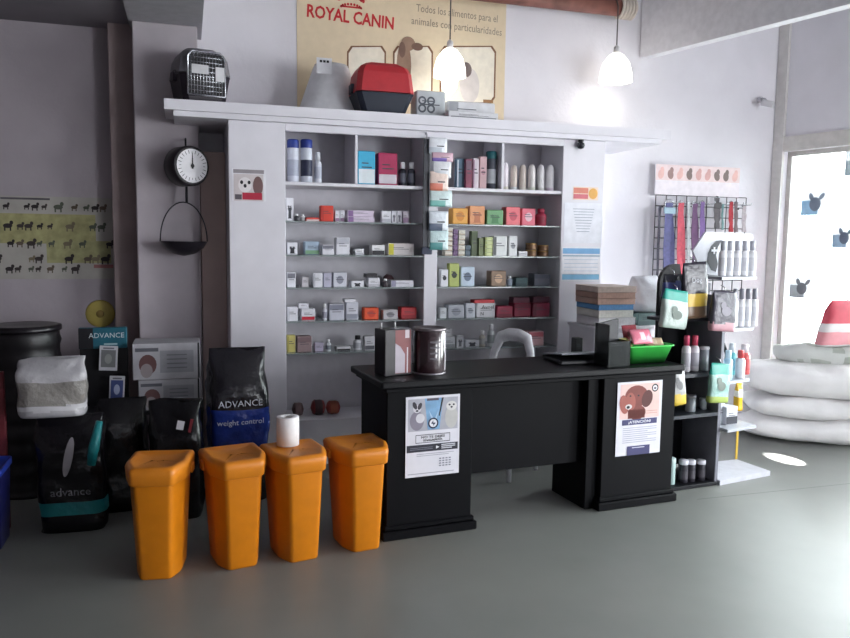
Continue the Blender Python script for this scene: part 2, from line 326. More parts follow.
items = [  # bay, shelf, x0, x1, ytop, kind, colour, accent, style, description
 ('left', 0, 287.5, 300, 139, 'can', (205, 208, 220), (168, 172, 190), 0, 'silver can with dark blue lid at the far left end', (44, 62, 140)),
 ('left', 0, 301, 313.5, 139, 'can', (200, 204, 216), (40, 44, 70), 0, 'silver can with blue lid and dark band, second from left', (40, 58, 138)),
 ('left', 0, 314.5, 322.5, 152, 'round', (214, 216, 226), (190, 194, 210), 0, 'whitish bottle right of the two blue-lidded cans', (220, 222, 230)),
 ('left', 0, 358, 375.7, 151, 'box', (60, 168, 206), (214, 222, 226), 5, 'bright blue box with white lower half'),
 ('left', 0, 378, 398, 153, 'box', (176, 42, 88), (214, 206, 214), 0, 'magenta box beside the bright blue one'),
 ('left', 0, 399.5, 407.5, 162, 'round', (44, 46, 58), (96, 98, 112), 0, 'small dark bottle with white cap next to the magenta box'),
 ('left', 0, 408.5, 416.5, 162, 'round', (44, 46, 58), (96, 98, 112), 0, 'small dark bottle with white cap, right of its twin'),
 ('left', 1, 286, 293.5, 198, 'box', W_, (70, 72, 80), 4, 'white box with a dark animal print, far left'),
 ('left', 1, 294.5, 299.5, 214, 'round', (60, 58, 66), None, 0, 'tiny dark bottle by the animal-print box'),
 ('left', 1, 300.5, 305.5, 214, 'round', (214, 212, 216), None, 0, 'tiny white bottle beside a tiny dark one'),
 ('left', 1, 306, 319.5, 217.5, 'box', (206, 70, 60), (220, 200, 200), 5, 'flat red and white box'),
 ('left', 1, 320.5, 333.7, 205.6, 'box', (212, 64, 48), (190, 48, 40), 1, 'upright bright red box'),
 ('left', 1, 335, 339.6, 210.5, 'box', W_, (150, 120, 150), 0, 'slim white box by the red box'),
 ('left', 1, 340.2, 344.8, 210.5, 'box', W_, (150, 120, 150), 0, 'second slim white box from the red box'),
 ('left', 1, 347, 375, 217, 'box', (206, 192, 210), (134, 100, 150), 1, 'long white and purple box, lower of a pair'),
 ('left', 1, 381.5, 391.2, 211, 'box', W_, (176, 176, 186), 0, 'white box, leftmost of the row right of the purple pair'),
 ('left', 1, 391.8, 396.6, 211, 'box', W_, (120, 118, 130), 4, 'slim white box, second in the row right of purple pair'),
 ('left', 1, 397.2, 402, 211, 'box', W_, (120, 118, 130), 4, 'slim white box, third in the row right of purple pair'),
 ('left', 1, 403, 409, 211.5, 'box', (206, 196, 206), (160, 130, 160), 5, 'slim lilac box at the right end'),
 ('left', 2, 287, 297.6, 242.5, 'box', W_, (48, 48, 54), 4, 'white box with black marks at the left end'),
 ('left', 2, 304.5, 319.8, 241.5, 'box', (168, 186, 206), (130, 172, 136), 0, 'pale blue box with green base'),
 ('left', 2, 322, 334.3, 245, 'box', (216, 214, 222), (120, 120, 132), 3, 'white box with grey top band'),
 ('left', 2, 336, 350, 237.5, 'box', W_, (186, 186, 196), 3, 'tallest white box'),
 ('left', 2, 355, 364, 249, 'box', (226, 226, 230), (190, 190, 200), 0, 'small plain white carton'),
 ('left', 2, 371.5, 385, 245, 'box', (228, 226, 228), (34, 34, 40), 5, 'white box with black lower half'),
 ('left', 2, 387.5, 414.7, 243.3, 'box', (214, 206, 206), (204, 196, 60), 1, 'long cream box with yellow end'),
 ('left', 3, 287, 295.8, 272.5, 'box', (216, 216, 222), (120, 120, 130), 3, 'white box with grey top at the left end'),
 ('left', 3, 302, 309, 277, 'box', (206, 202, 206), None, 0, 'small pale box'),
 ('left', 3, 313, 322.6, 273, 'box', W_, (190, 190, 198), 1, 'white box with a grey spine'),
 ('left', 3, 323.6, 331.6, 273, 'box', (180, 178, 196), None, 0, 'plain lilac-grey box'),
 ('left', 3, 333, 347, 272.5, 'box', (206, 206, 216), (140, 142, 156), 2, 'pale square box with a grey disc'),
 ('left', 3, 351, 364, 281, 'box', W_, (40, 40, 46), 4, 'low white box with a black print'),
 ('left', 3, 368, 380, 278, 'box', W_, (190, 188, 196), 0, 'white box with dark packets on it'),
 ('left', 3, 383, 389, 279, 'round', (56, 48, 54), None, 0, 'small dark bottle right of the box with packets'),
 ('left', 3, 390.5, 414, 280.5, 'box', (214, 212, 220), (150, 146, 170), 1, 'long low white box at the right end'),
 ('left', 4, 287, 298, 307, 'box', W_, (200, 200, 208), 1, 'plain white box at the left end'),
 ('left', 4, 301, 315.5, 308.8, 'box', W_, (196, 40, 58), 0, 'white box with red base'),
 ('left', 4, 322.4, 327.8, 304, 'round', (218, 218, 226), (160, 160, 176), 0, 'slim white bottle'),
 ('left', 4, 329, 344.6, 304, 'box', (196, 196, 208), (130, 132, 148), 3, 'grey box with dotted top edge'),
 ('left', 4, 346, 358.6, 302.5, 'box', (206, 206, 216), (150, 152, 166), 0, 'tall grey-white box left of the orange packet'),
 ('left', 4, 364, 379, 308, 'box', (224, 84, 44), (206, 60, 36), 2, 'bright orange packet'),
 ('left', 4, 383, 398, 310, 'box', (200, 196, 200), (146, 142, 150), 2, 'greyish box right of the orange packet'),
 ('left', 4, 401, 417, 307.5, 'box', (196, 56, 62), (170, 44, 52), 0, 'red box at the right end'),
 ('left', 5, 287, 295.7, 335.5, 'box', (206, 196, 120), (180, 168, 90), 1, 'dull yellow box at the left end'),
 ('left', 5, 297, 312, 336.5, 'box', (150, 128, 130), (128, 104, 108), 3, 'brownish box next to the dull yellow one'),
 ('left', 5, 314.5, 323.5, 343, 'box', (186, 178, 200), None, 0, 'small lilac box'),
 ('left', 5, 326, 331.6, 340, 'round', (218, 220, 226), (120, 124, 134), 0, 'small white bottle with grey label'),
 ('left', 5, 336.5, 351, 346.8, 'box', (222, 222, 226), (34, 34, 40), 5, 'low white box with black base'),
 ('left', 5, 354, 363.3, 336, 'round', (222, 222, 228), (180, 182, 190), 0, 'white bottle with black cap', (34, 32, 38)),
 ('left', 5, 364.5, 375, 336.5, 'box', (206, 206, 212), (90, 92, 100), 0, 'white box right of the black-capped bottle'),
 ('right', 0, 457, 465, 158.5, 'box', (96, 124, 146), (206, 214, 222), 1, 'slim blue-grey box with white streak'),
 ('right', 0, 466, 472.4, 159, 'box', (130, 60, 84), (110, 84, 100), 3, 'slim maroon box'),
 ('right', 0, 473.4, 479.2, 158.5, 'box', (220, 208, 216), (150, 110, 140), 1, 'slim pale pink and white box'),
 ('right', 0, 480, 487.3, 156.5, 'box', (212, 176, 180), (190, 140, 150), 2, 'slim pink box next to the dark bottle'),
 ('right', 0, 488.2, 498.6, 151, 'can', (70, 74, 86), (180, 184, 190), 0, 'dark bottle with teal cap', (34, 96, 104)),
 ('right', 0, 504, 509.8, 162.5, 'tube', (226, 218, 224), None, 0, 'white and pink tube, leftmost of six'),
 ('right', 0, 512, 518.8, 165, 'tube', (206, 192, 182), None, 0, 'beige tube, second of six'),
 ('right', 0, 521, 528, 164.5, 'tube', (210, 198, 190), None, 0, 'beige tube, third of six'),
 ('right', 0, 530, 537, 164, 'tube', (218, 212, 210), None, 0, 'pale tube, fourth of six'),
 ('right', 0, 539, 546.2, 164.3, 'tube', (222, 220, 222), None, 0, 'white tube, fifth of six'),
 ('right', 0, 548.2, 556, 164.5, 'tube', (220, 218, 222), None, 0, 'white tube at the right end of six'),
 ('right', 1, 452.5, 468.4, 208.2, 'box', (226, 164, 78), (206, 132, 50), 2, 'yellow-orange box'),
 ('right', 1, 469.4, 485.4, 206, 'box', (222, 156, 110), (196, 120, 84), 4, 'peach-orange box'),
 ('right', 1, 486.6, 503.8, 210, 'box', (110, 158, 112), (78, 130, 86), 4, 'green box'),
 ('right', 1, 506, 520.8, 207, 'box', (224, 112, 120), (196, 76, 92), 2, 'coral pink box'),
 ('right', 1, 521.8, 536, 208.5, 'box', (222, 110, 128), (232, 190, 200), 2, 'pink box with pale disc'),
 ('right', 1, 538, 549, 208.5, 'round', (170, 62, 84), (150, 50, 70), 0, 'dark pink round jar', (160, 54, 76)),
 ('right', 2, 471.6, 478, 231, 'box', (96, 108, 80), (76, 88, 62), 3, 'upright dark green box'),
 ('right', 2, 479, 483.7, 238, 'box', (120, 130, 90), None, 0, 'slim olive box'),
 ('right', 2, 493.3, 507.6, 236, 'box', (214, 216, 216), (86, 88, 90), 1, 'large white box with dark corner'),
 ('right', 2, 509.2, 517.6, 236, 'box', (218, 218, 220), (150, 152, 158), 2, 'tall white box right of the large white one'),
 ('right', 2, 518.6, 527.6, 251.3, 'box', (208, 208, 212), None, 0, 'low white box by the gold tins'),
 ('right', 3, 441, 448.4, 269.5, 'box', (222, 222, 228), (60, 62, 70), 2, 'white box with round dark picture'),
 ('right', 3, 449.4, 459.6, 263.5, 'box', (180, 190, 110), (60, 66, 50), 2, 'tall lime green box with dark oval'),
 ('right', 3, 460.6, 475, 267, 'box', (198, 212, 228), (110, 124, 146), 2, 'pale blue box with grey oval'),
 ('right', 3, 491, 506.6, 271, 'box', (150, 124, 104), (206, 170, 140), 2, 'brown box with a face-like pale spot'),
 ('right', 3, 508, 513.5, 276, 'round', (150, 160, 176), None, 0, 'small grey-blue bottle'),
 ('right', 3, 515.8, 528, 278, 'box', (62, 88, 92), (50, 70, 76), 0, 'dark teal box'),
 ('right', 3, 534, 551, 274, 'box', (92, 96, 108), (70, 74, 88), 3, 'dark grey box at the right end'),
 ('right', 4, 440, 446.8, 308, 'box', (206, 210, 214), None, 0, 'small pale box at the left end'),
 ('right', 4, 448, 464.8, 305, 'box', (176, 180, 188), (150, 154, 164), 2, 'square grey box'),
 ('right', 4, 466, 475.4, 303.5, 'box', (200, 204, 212), (160, 166, 178), 2, 'pale box with grey disc'),
 ('right', 4, 476.4, 496, 303.3, 'box', (222, 222, 226), None, 0, 'white box lettered in black'),
 ('right', 4, 497, 513, 306.5, 'box', (150, 36, 66), (120, 26, 52), 0, 'maroon box right of the lettered box'),
 ('right', 4, 514, 531.5, 303, 'box', (140, 36, 64), (110, 24, 50), 3, 'maroon box, second from the right end'),
 ('right', 4, 532.5, 550.5, 303, 'box', (132, 40, 66), (104, 30, 52), 1, 'maroon box at the right end'),
 ('right', 5, 443.2, 455.5, 337, 'box', (204, 208, 212), (150, 154, 160), 0, 'white box at the left end'),
 ('right', 5, 456.6, 464, 335.6, 'box', (212, 214, 218), (110, 112, 120), 4, 'white box with a dark print'),
 ('right', 5, 465.4, 479.6, 340, 'box', (204, 206, 212), (60, 62, 70), 4, 'low white box with a dark print'),
 ('right', 5, 480.5, 486.6, 331, 'round', (212, 206, 196), (190, 190, 190), 0, 'cream bottle'),
 ('right', 5, 489, 496, 324.5, 'round', (206, 212, 214), (160, 168, 172), 0, 'tall pale bottle'),
 ('right', 5, 528.5, 544.5, 331.5, 'box', (190, 150, 156), (176, 88, 100), 3, 'dull pink and red box'),
]
tops = {}
for it in items:
    bay, k, x0, x1, yt, kind, col, acc, st, desc = it[:10]
    nm, ct = NM[kind]
    lab = desc + ', ' + SN[k] + ', %s bay' % bay
    cap = it[10] if len(it) > 10 else ((235, 235, 238) if kind != 'tube' else jit((200, 196, 198)))
    o, x, zt = put(nm, lab, ct, x0, x1, yt, ZS[k], YI+random.uniform(-.01, .03), kind, col, acc, st, cap=cap,
                   group='goods on the %s, %s bay' % (SN[k], bay), rot=0)
    tops[desc] = (x, o.location.y, zt, x0, x1)
def stack_on(desc, label, nm, x0, x1, yt, col, acc, st, d=.08):
    x, y, z, _, _ = tops[desc]; return put(nm, label, 'box', x0, x1, yt, z+.001, 4.88, 'box', col, acc, st, d)
stack_on('long white and purple box, lower of a pair', 'long white and purple box, upper of a pair, second shelf down, left bay', 'medicine_box', 347, 374, 210.5, (206, 192, 210), (134, 100, 150), 1)
stack_on('white box with red base', 'small white box lying on the white box with red base, left bay', 'medicine_box', 298.5, 309, 303.3, W_, None, 0)
stack_on('tall grey-white box left of the orange packet', 'flat white carton on top of the tall grey-white box, left bay', 'medicine_box', 344.5, 356, 299.3, W_, None, 0)
stack_on('white box with dark packets on it', 'dark packet lying on the white box, left bay', 'packet', 366, 377.5, 273.8, (46, 42, 48), None, 0)
stack_on('white box lettered in black', 'flat red box lying on the white box lettered in black, right bay', 'medicine_box', 474, 495, 300, (196, 60, 66), None, 0)
stack_on('white box at the left end', 'small striped white box on the left-end white box, lowest glass shelf, right bay', 'medicine_box', 443.5, 451.8, 329, (212, 212, 216), (70, 72, 78), 1)
stack_on('maroon box, second from the right end', 'dark maroon box on top, second from the right end, right bay', 'medicine_box', 513, 530, 297.5, (96, 40, 60), None, 0)
stack_on('maroon box at the right end', 'dark plum box on top of the right-end maroon box, right bay', 'medicine_box', 533, 550, 297, (84, 44, 60), None, 0)
# lettering on the white box
x, y, z, x0, x1 = tops['white box lettered in black']
bx = [o for o in COL.objects if o.get('label', '').startswith('white box lettered in black')][0]
dd = min(.2, max(.05, abs(ony(x1, 303, YI).x-ony(x0, 303, YI).x)*.8))
hh = z-ZS[4]
q = MB(); q.text('Avoel', .012, hh*.72, .036, INK, -dd/2-.003, width=.09); q.text('N', -.03, hh*.26, .034, INK, -dd/2-.003); q.build('lettering', bx)
# little brown-red plush on the fourth shelf
p = ony(392, 272, YI+.09)
tag(MB(Mx.Rotation(.5, 4, 'Y')).lathe([(.005, -.035), (.03, -.025), (.042, 0), (.03, .025), (.005, .035)], M((92, 66, 72), .8, bump=.4)).build('plush_ball', loc=(p.x, YI+.18, ZS[3]+.0405)), 'dark brown rounded bundle standing behind the long low white box, left bay', 'bundle')
# small stacked cartons on the right bay's third shelf
ZT3 = ZS[2]
def col_stack(n, x0, x1, yt, colf, lab, grp, nm='small_carton'):
    t = ony((x0+x1)/2, yt, 4.86).z; h = (t-ZT3)/n
    for k in range(n):
        a, b_ = ony(x0, 250, 4.86).x, ony(x1, 250, 4.86).x; w = b_-a
        o = carton(w*.97, h*.93, .07, *colf(k)).build(nm, loc=((a+b_)/2+random.uniform(-.001, .001), 4.895, ZT3+k*h+.0006))
        pos = ['lowest', 'second from the bottom', 'third from the bottom', 'fourth from the bottom', 'fifth from the bottom', 'topmost'][k if k < n-1 else 5]
        tag(o, lab % pos, 'box', grp)
col_stack(6, 445, 452.4, 227.5, lambda k: ((214, 206, 196), (170, 150, 130), 0), 'tiny cream carton, %s of the left-hand stack of six, right bay', 'cream cartons in the left-hand stack')
col_stack(5, 453.2, 457.6, 229, lambda k: ((124, 96, 134), (100, 70, 110), 0), 'tiny purple carton, %s of its stack of five, right bay', 'purple cartons in a stack')
col_stack(5, 458.4, 465, 230, lambda k: ((214, 210, 198), (176, 160, 140), 0), 'tiny cream carton, %s of the stack right of purple cartons', 'cream cartons right of the purple stack')
col_stack(2, 465.6, 470.6, 245, lambda k: ((96, 112, 124), (70, 84, 98), 0), 'tiny slate carton, %s of a pair beside cream stacks, right bay', 'slate cartons in a pair')
col_stack(5, 484.8, 492.6, 237, lambda k: ((196, 204, 150), (150, 160, 100), 1), 'tiny lime carton, %s of its stack of five, right bay', 'lime cartons in a stack')
def tin_stack(n, x0, x1, yt, lab):
    t = ony((x0+x1)/2, yt, 4.86).z; h = (t-ZT3)/n; a, b_ = ony(x0, 250, 4.86).x, ony(x1, 250, 4.86).x; r = (b_-a)/2*.96
    for k in range(n):
        g = M((172, 140, 90), .3, .7)
        o = thing('food_tin', lab % ('lower' if k == 0 else 'upper'), 'tin', ((a+b_)/2, 4.87+r, ZT3+k*h+.0006), 0, 'gold tins on the third shelf')
        MB().lathe([(r*.97, 0), (r, .002), (r*.98, h*.2), (r*.98, h*.7), (r, h*.78)], M((112, 84, 62), .35, .4)).build('body', o)
        MB().lathe([(r, h*.78), (r*1.01, h*.84), (r, h*.96), (r*.9, h*.95)], g).build('lid', o)
tin_stack(2, 528.6, 539.6, 243, '%s gold tin of the left pair, third shelf down of the right bay')
tin_stack(2, 540.4, 551.5, 245, '%s gold tin of the right pair, third shelf down of the right bay')
# packets on the bottom ledge of the left bay
def packet(name, label, x0, x1, yt, z, Y, col, acc):
    a, b_ = ony(x0, yt, Y).x, ony(x1, yt, Y).x; w = b_-a; h = ony((x0+x1)/2, yt, Y).z-z
    q = MB(); rings = []
    for k in range(9):
        t = k/8*2-1; s_ = max(.12, (1-t**4)**.5)
        rings.append([V((t*w/2, cos(2*pi*i/12)*.05*s_, h/2+sin(2*pi*i/12)*h/2*s_*(1+.15*NZ.noise(V((t*3, i, 0)))))) for i in range(12)])
    q.loft(rings, M(col, .4, bump=.5, bs=60)); q.paint(lambda c: abs(c.x) < w*.2, M(acc, .4))
    return tag(q.build(name, loc=((a+b_)/2, Y+.06, z+.004)), label, 'packet')
packet('snack_packet', 'small dark brown packet on the bottom ledge, left bay', 293, 305, 405, ZLEDGE, 4.88, (84, 60, 62), (120, 96, 96))
packet('snack_packet', 'dark red packet on the bottom ledge right of a brown one, left bay', 312, 327, 402, ZLEDGE, 4.88, (128, 44, 44), (60, 40, 44))
packet('snack_packet', 'dark red packet at the right of the bottom ledge, left bay', 327.5, 342, 403, ZLEDGE, 4.88, (136, 48, 42), (150, 80, 60))
# papers and notices on the unit
def sheet(name, label, cat, x0, x1, y0, y1, Y, fn, base=(228, 226, 232), th=.002, rot=0, roll=0):
    a, b_ = ony(x0, (y0+y1)/2, Y), ony(x1, (y0+y1)/2, Y); zt, zb_ = ony((x0+x1)/2, y0, Y).z, ony((x0+x1)/2, y1, Y).z
    w, h = b_.x-a.x, zt-zb_
    q = MB(Mx.Rotation(roll, 4, 'Y')); q.b2((-w/2, -th, -h/2), (w/2, 0, h/2), M(base, .6)); 
    if fn: fn(q, w, h, -th-.0006)
    o = q.build(name, loc=((a.x+b_.x)/2, Y, (zt+zb_)/2), rz=rot); return tag(o, label, cat)
def f_dogcat(q, w, h, y):
    q.rect(-w*.45, -h*.5, w*.42, h*.34, M((206, 196, 198), .6), y); q.rect(-w*.46, h*.36, w*.44, h*.48, M((150, 142, 148), .6), y)
    q.ell(-w*.12, 0, w*.2, h*.24, M((226, 220, 222), .6), y-.0005); q.ell(w*.26, -h*.02, w*.15, h*.3, M((112, 84, 84), .6), y-.0005)
    for dx, dz in ((-.22, .08), (-.0, .08), (-.12, -.03)): q.ell(w*dx, h*dz, w*.045, h*.06, INK, y-.001)
    q.rect(-w*.2, -h*.46, w*.38, -h*.24, M((176, 36, 62), .6), y-.001); q.rect(-w*.42, -h*.46, -w*.22, -h*.3, M((90, 84, 90), .6), y-.001)
sheet('picture_card', 'small picture card of a white dog and a brown dog on the unit\'s left panel', 'card', 232, 266, 169, 201, YU-.0005, f_dogcat)
def f_lines(c, n=8):
    def fn(q, w, h, y):
        for k in range(n):
            q.rect(-w*.36, h*(.38-.78*k/n), w*random.uniform(.1, .36), h*(.385-.78*k/n+.03), M(c, .6), y)
    return fn
def f_sticker(q, w, h, y):
    q.rect(-w*.48, 0, w*.1, h*.42, M((214, 130, 110), .6), y); q.rect(-w*.48, -h*.42, w*.1, -h*.06, M((206, 110, 120), .6), y); q.ell(w*.3, 0, w*.18, h*.42, M((226, 170, 90), .6), y)
sheet('sticker', 'orange and pink sticker on the unit\'s right panel', 'sticker', 573, 598, 187, 200, YU-.0005, f_sticker, (232, 208, 190), .001)
def f_note(q, w, h, y):
    for k in range(9): q.rect(-w*.28*(1-k*.05), h*(.34-.07*k), w*.28*(1-k*.05), h*(.355-.07*k), M((150, 156, 170), .6), y)
sheet('notice', 'white sheet of centred grey text under the orange sticker', 'notice', 564, 602, 203, 243, YU-.0005, f_note, (224, 224, 232))
def f_cal(q, w, h, y):
    bl = M((120, 170, 214), .6); q.rect(-w*.48, h*.3, w*.48, h*.46, bl, y); q.rect(-w*.48, h*.22, w*.48, h*.26, M((150, 170, 190), .6), y)
    for k in range(5): q.rect(-w*.44, h*(.12-.11*k), w*.44, h*(.135-.11*k), M((176, 190, 210), .6), y)
    q.rect(-w*.48, -h*.46, w*.48, -h*.3, M((130, 186, 220), .6), y)
sheet('hanging_calendar', 'white calendar with pale blue bands at the foot of the notice', 'calendar', 561.5, 600, 247, 281, YU-.0005, f_cal)
# dome camera under the cornice
p = ony(581, 140, 4.775); t = thing('dome_camera', 'small black ball camera under the white plank, right panel', 'camera', (p.x, 4.775, zc0-.001))
MB().lathe([(.02, 0), (.02, -.012), (.012, -.016)], BLACK).build('mount', t)
MB().lathe([(.004, -.062), (.02, -.057), (.028, -.04), (.024, -.022), (.01, -.014)], M((40, 40, 48), .2)).build('ball', t)
# hanging strip of packets on the divider
xs0 = ony(431, 200, 4.765).x
t = thing('hanging_strip', 'black hanging strip hooked on the divider between the bays', 'hanging strip', (ony(426, 200, 4.77).x, 4.77, ony(428, 195, 4.77).z))
za, zb2 = ony(428, 139, 4.77).z-t.location.z, ony(428, 254, 4.77).z-t.location.z
MB().b2((-.02, -.004, zb2), (.02, .004, za), M((48, 50, 60), .4), .001).build('strip', t)
MB().tube([(0, 0, za), (0, .0, za+.03), (0, .02, za+.045), (0, .03, za+.03)], .003, CHROME).build('hook', t)
MB().box((.005, -.012, zb2+.02), (.07, .02, .045), M((40, 46, 70), .5), .004).build('end_stop', t)
hs = [(429, 447, 137, 154, (218, 220, 226), (180, 186, 196), 'clear white packet at the top of the hanging strip'),
      (432, 453, 152, 162, (206, 170, 184), (120, 100, 170), 'pink packet with purple corner on the hanging strip'),
      (433, 451, 160, 178, (216, 216, 220), (196, 200, 206), 'plain white packet on the hanging strip, third from top'),
      (430, 448, 171, 191, (222, 200, 190), (206, 120, 100), 'white and red packet on the hanging strip'),
      (430, 452, 190, 207, (206, 222, 222), (120, 180, 172), 'white and teal packet with dark script on the hanging strip'),
      (429, 448, 211, 231, (212, 218, 226), (90, 100, 120), 'white packet with a grey line in the middle of the hanging strip'),
      (430, 448, 230, 250, (196, 216, 218), (90, 150, 150), 'pale packet with teal corner, lowest on the hanging strip')]
for k, (x0, x1, y0, y1, c, a_, lab) in enumerate(hs):
    Y = 4.745-.003*(k % 2); p0, p1 = ony(x0, y0, Y), ony(x1, y1, Y); w, h = p1.x-p0.x, p0.z-p1.z
    q = MB(); rings = []
    for j in range(9):
        f = j/8; e = sin(pi*f)**.5*.011+.0012
        rings.append([V((w/2*cos(2*pi*i/16)*(1 if abs(cos(2*pi*i/16)) > .7 else 1), e*sin(2*pi*i/16)*(.8+.3*NZ.noise(V((i, f*5, k)))), -h/2+h*f)) for i in range(16)])
    q.loft(rings, M(c, .25, bump=.3)); q.paint(lambda v: v.z < -h*.12 and v.x < w*.1, M(a_, .3))
    q.rect(-w*.1, -h*.08, w*.3, -h*.02, INK, -.014)
    tag(q.build('treat_packet', loc=((p0.x+p1.x)/2, Y, (p0.z+p1.z)/2), rz=.0), lab, 'packet', 'packets on the hanging strip')
# ------------------------------------------------------------------ things on the cornice
def carrier(name, label, px0, px1, y0, Y, dep, top, base, door, rot=0, split=.5, foot=.8):
    a, b_ = ony(px0, y0, Y), ony(px1, y0, Y); w = b_.x-a.x; h = ony((px0+px1)/2, y0, Y).z-zc1
    t = thing(name, label, 'pet carrier', ((a.x+b_.x)/2, Y+dep/2, zc1+.001), rot)
    def sec(z, k):
        f = {0: foot, .08: foot+.05, .46: .97, .5: 1, .52: 1, .8: .92, .92: .8, 1: .58}[k]
        z *= split/.5 if k <= .52 else 1
        return [V((sx*(w/2*f-c_), sy*(dep/2*f-d_), z)) for sx, sy, c_, d_ in ((-1, -1, .0, .03), (-1, -1, .03, 0), (1, -1, .03, 0), (1, -1, 0, .03), (1, 1, 0, .03), (1, 1, .03, 0), (-1, 1, .03, 0), (-1, 1, 0, .03))]
    MB().loft([sec(h*k, k) for k in (0, .08, .46, .5)], M(base, .45), smooth=False).build('base', t)
    MB().loft([sec(h*k, k) for k in (.52, .8, .92, 1)], M(top, .45), smooth=False).build('top_shell', t)
    for sx in (-1, 1): MB().box((sx*w*.505, 0, h*.5), (.025, dep*.25, .06), M(base, .5), .004).build('latch', t)
    if door:
        yy = -dep/2-.006; q = MB()
        dw, dh = w*.36, h*.4
        pts = [(-dw, yy, h*.12), (-dw, yy, h*.8), (-dw*.75, yy, h*.9), (dw*.75, yy, h*.9), (dw, yy, h*.8), (dw, yy, h*.12), (-dw, yy, h*.12)]
        q.tube(pts, .006, CHROME)
        for k in range(1, 12): x = -dw+2*dw*k/12; q.tube([(x, yy, h*.12), (x, yy, h*.88)], .0024, CHROME, 5)
        for k in range(1, 9): z = h*(.12+.76*k/9); q.tube([(-dw, yy, z), (dw, yy, z)], .0024, CHROME, 5)
        q.build('wire_door', t)
        MB().box((0, yy+.004, h*.5), (dw*1.9, .006, h*.72), M((30, 28, 34), .6)).build('opening', t)
        q = MB(); q.box((-dw*.35, yy-.004, h*.58), (dw*.9, .003, h*.16), M((186, 184, 188), .5)); q.box((dw*.72, yy-.004, h*.52), (dw*.5, .004, h*.26), M((206, 204, 208), .5), .002); q.build('latch_plate', t)
    q = MB(); q.tube([(-w*.1, 0, h*1.0), (-w*.08, 0, h*1.03), (w*.08, 0, h*1.03), (w*.1, 0, h*1.0)], .008, M(top, .4)); q.build('handle', t)
    return t
carrier('pet_carrier', 'black and grey pet carrier with wire door at the left end of the plank', 172.5, 226, 46, 4.78, .33, (118, 116, 122), (40, 33, 44), True, .22)
rc = carrier('pet_carrier', 'red-topped pet carrier with dark base on the plank before the big banner', 357, 415.5, 61, 4.76, .3, (178, 44, 52), (34, 40, 54), False, .0, .4, .72)
# white cone
p = ony(331, 100, 5.18); h = ony(331, 66, 5.18).z-zc1; r = (ony(366, 100, 5.18).x-ony(297, 100, 5.18).x)/2
t = thing('recovery_cone', 'large white plastic cone standing on the plank left of the red carrier', 'cone', (p.x, 5.18, zc1+.001))
MB().lathe([(r, 0), (r*1.0, .01), (r*.52, h*.93), (r*.47, h), (r*.44, h*.98), (r*.94, .012)], M((228, 228, 232), .35), n=36, cap=False).build('cone', t)
q = MB(Mx.Translation((0, 0, 0))); q.box((-r*.3, -r*.62, h*.9), (.1, .004, .1), M((224, 224, 228), .5))
for k in range(3): q.rect(-r*.3-.03+.022*k, h*.9+.02, -r*.3-.014+.022*k, h*.9+.035, INK, -r*.62-.003)
q.build('printed_tag', t)
def cbox(name, label, x0, x1, y0, Y, d, col, acc, st):
    a, b_ = ony(x0, y0, Y), ony(x1, y0, Y); h = ony((x0+x1)/2, y0, Y).z-zc1
    return tag(carton((b_.x-a.x)*.97, h, d, col, acc, st).build(name, loc=((a.x+b_.x)/2, Y+d/2, zc1+.001)), label, 'box')
b_ = cbox('carton', 'small pale grey box with dark oval prints right of the red carrier', 416, 446, 91, 4.9, .14, (190, 196, 200), None, 0)
q = MB()
for dx in (-.06, .0):
    for dz in (.05, .1): q.ring(dx, dz+.02, .028, .012, M((90, 96, 104), .6), -.072)
q.build('oval_prints', b_)
cbox('carton', 'white box with grey panel below the lit left pendant', 447, 496, 102, 4.95, .2, (222, 222, 226), (170, 172, 178), 1)
cbox('carton', 'long low white box with grey strip at the front edge of the plank', 448, 499, 112, 4.80, .1, (216, 216, 220), (120, 122, 128), 0)
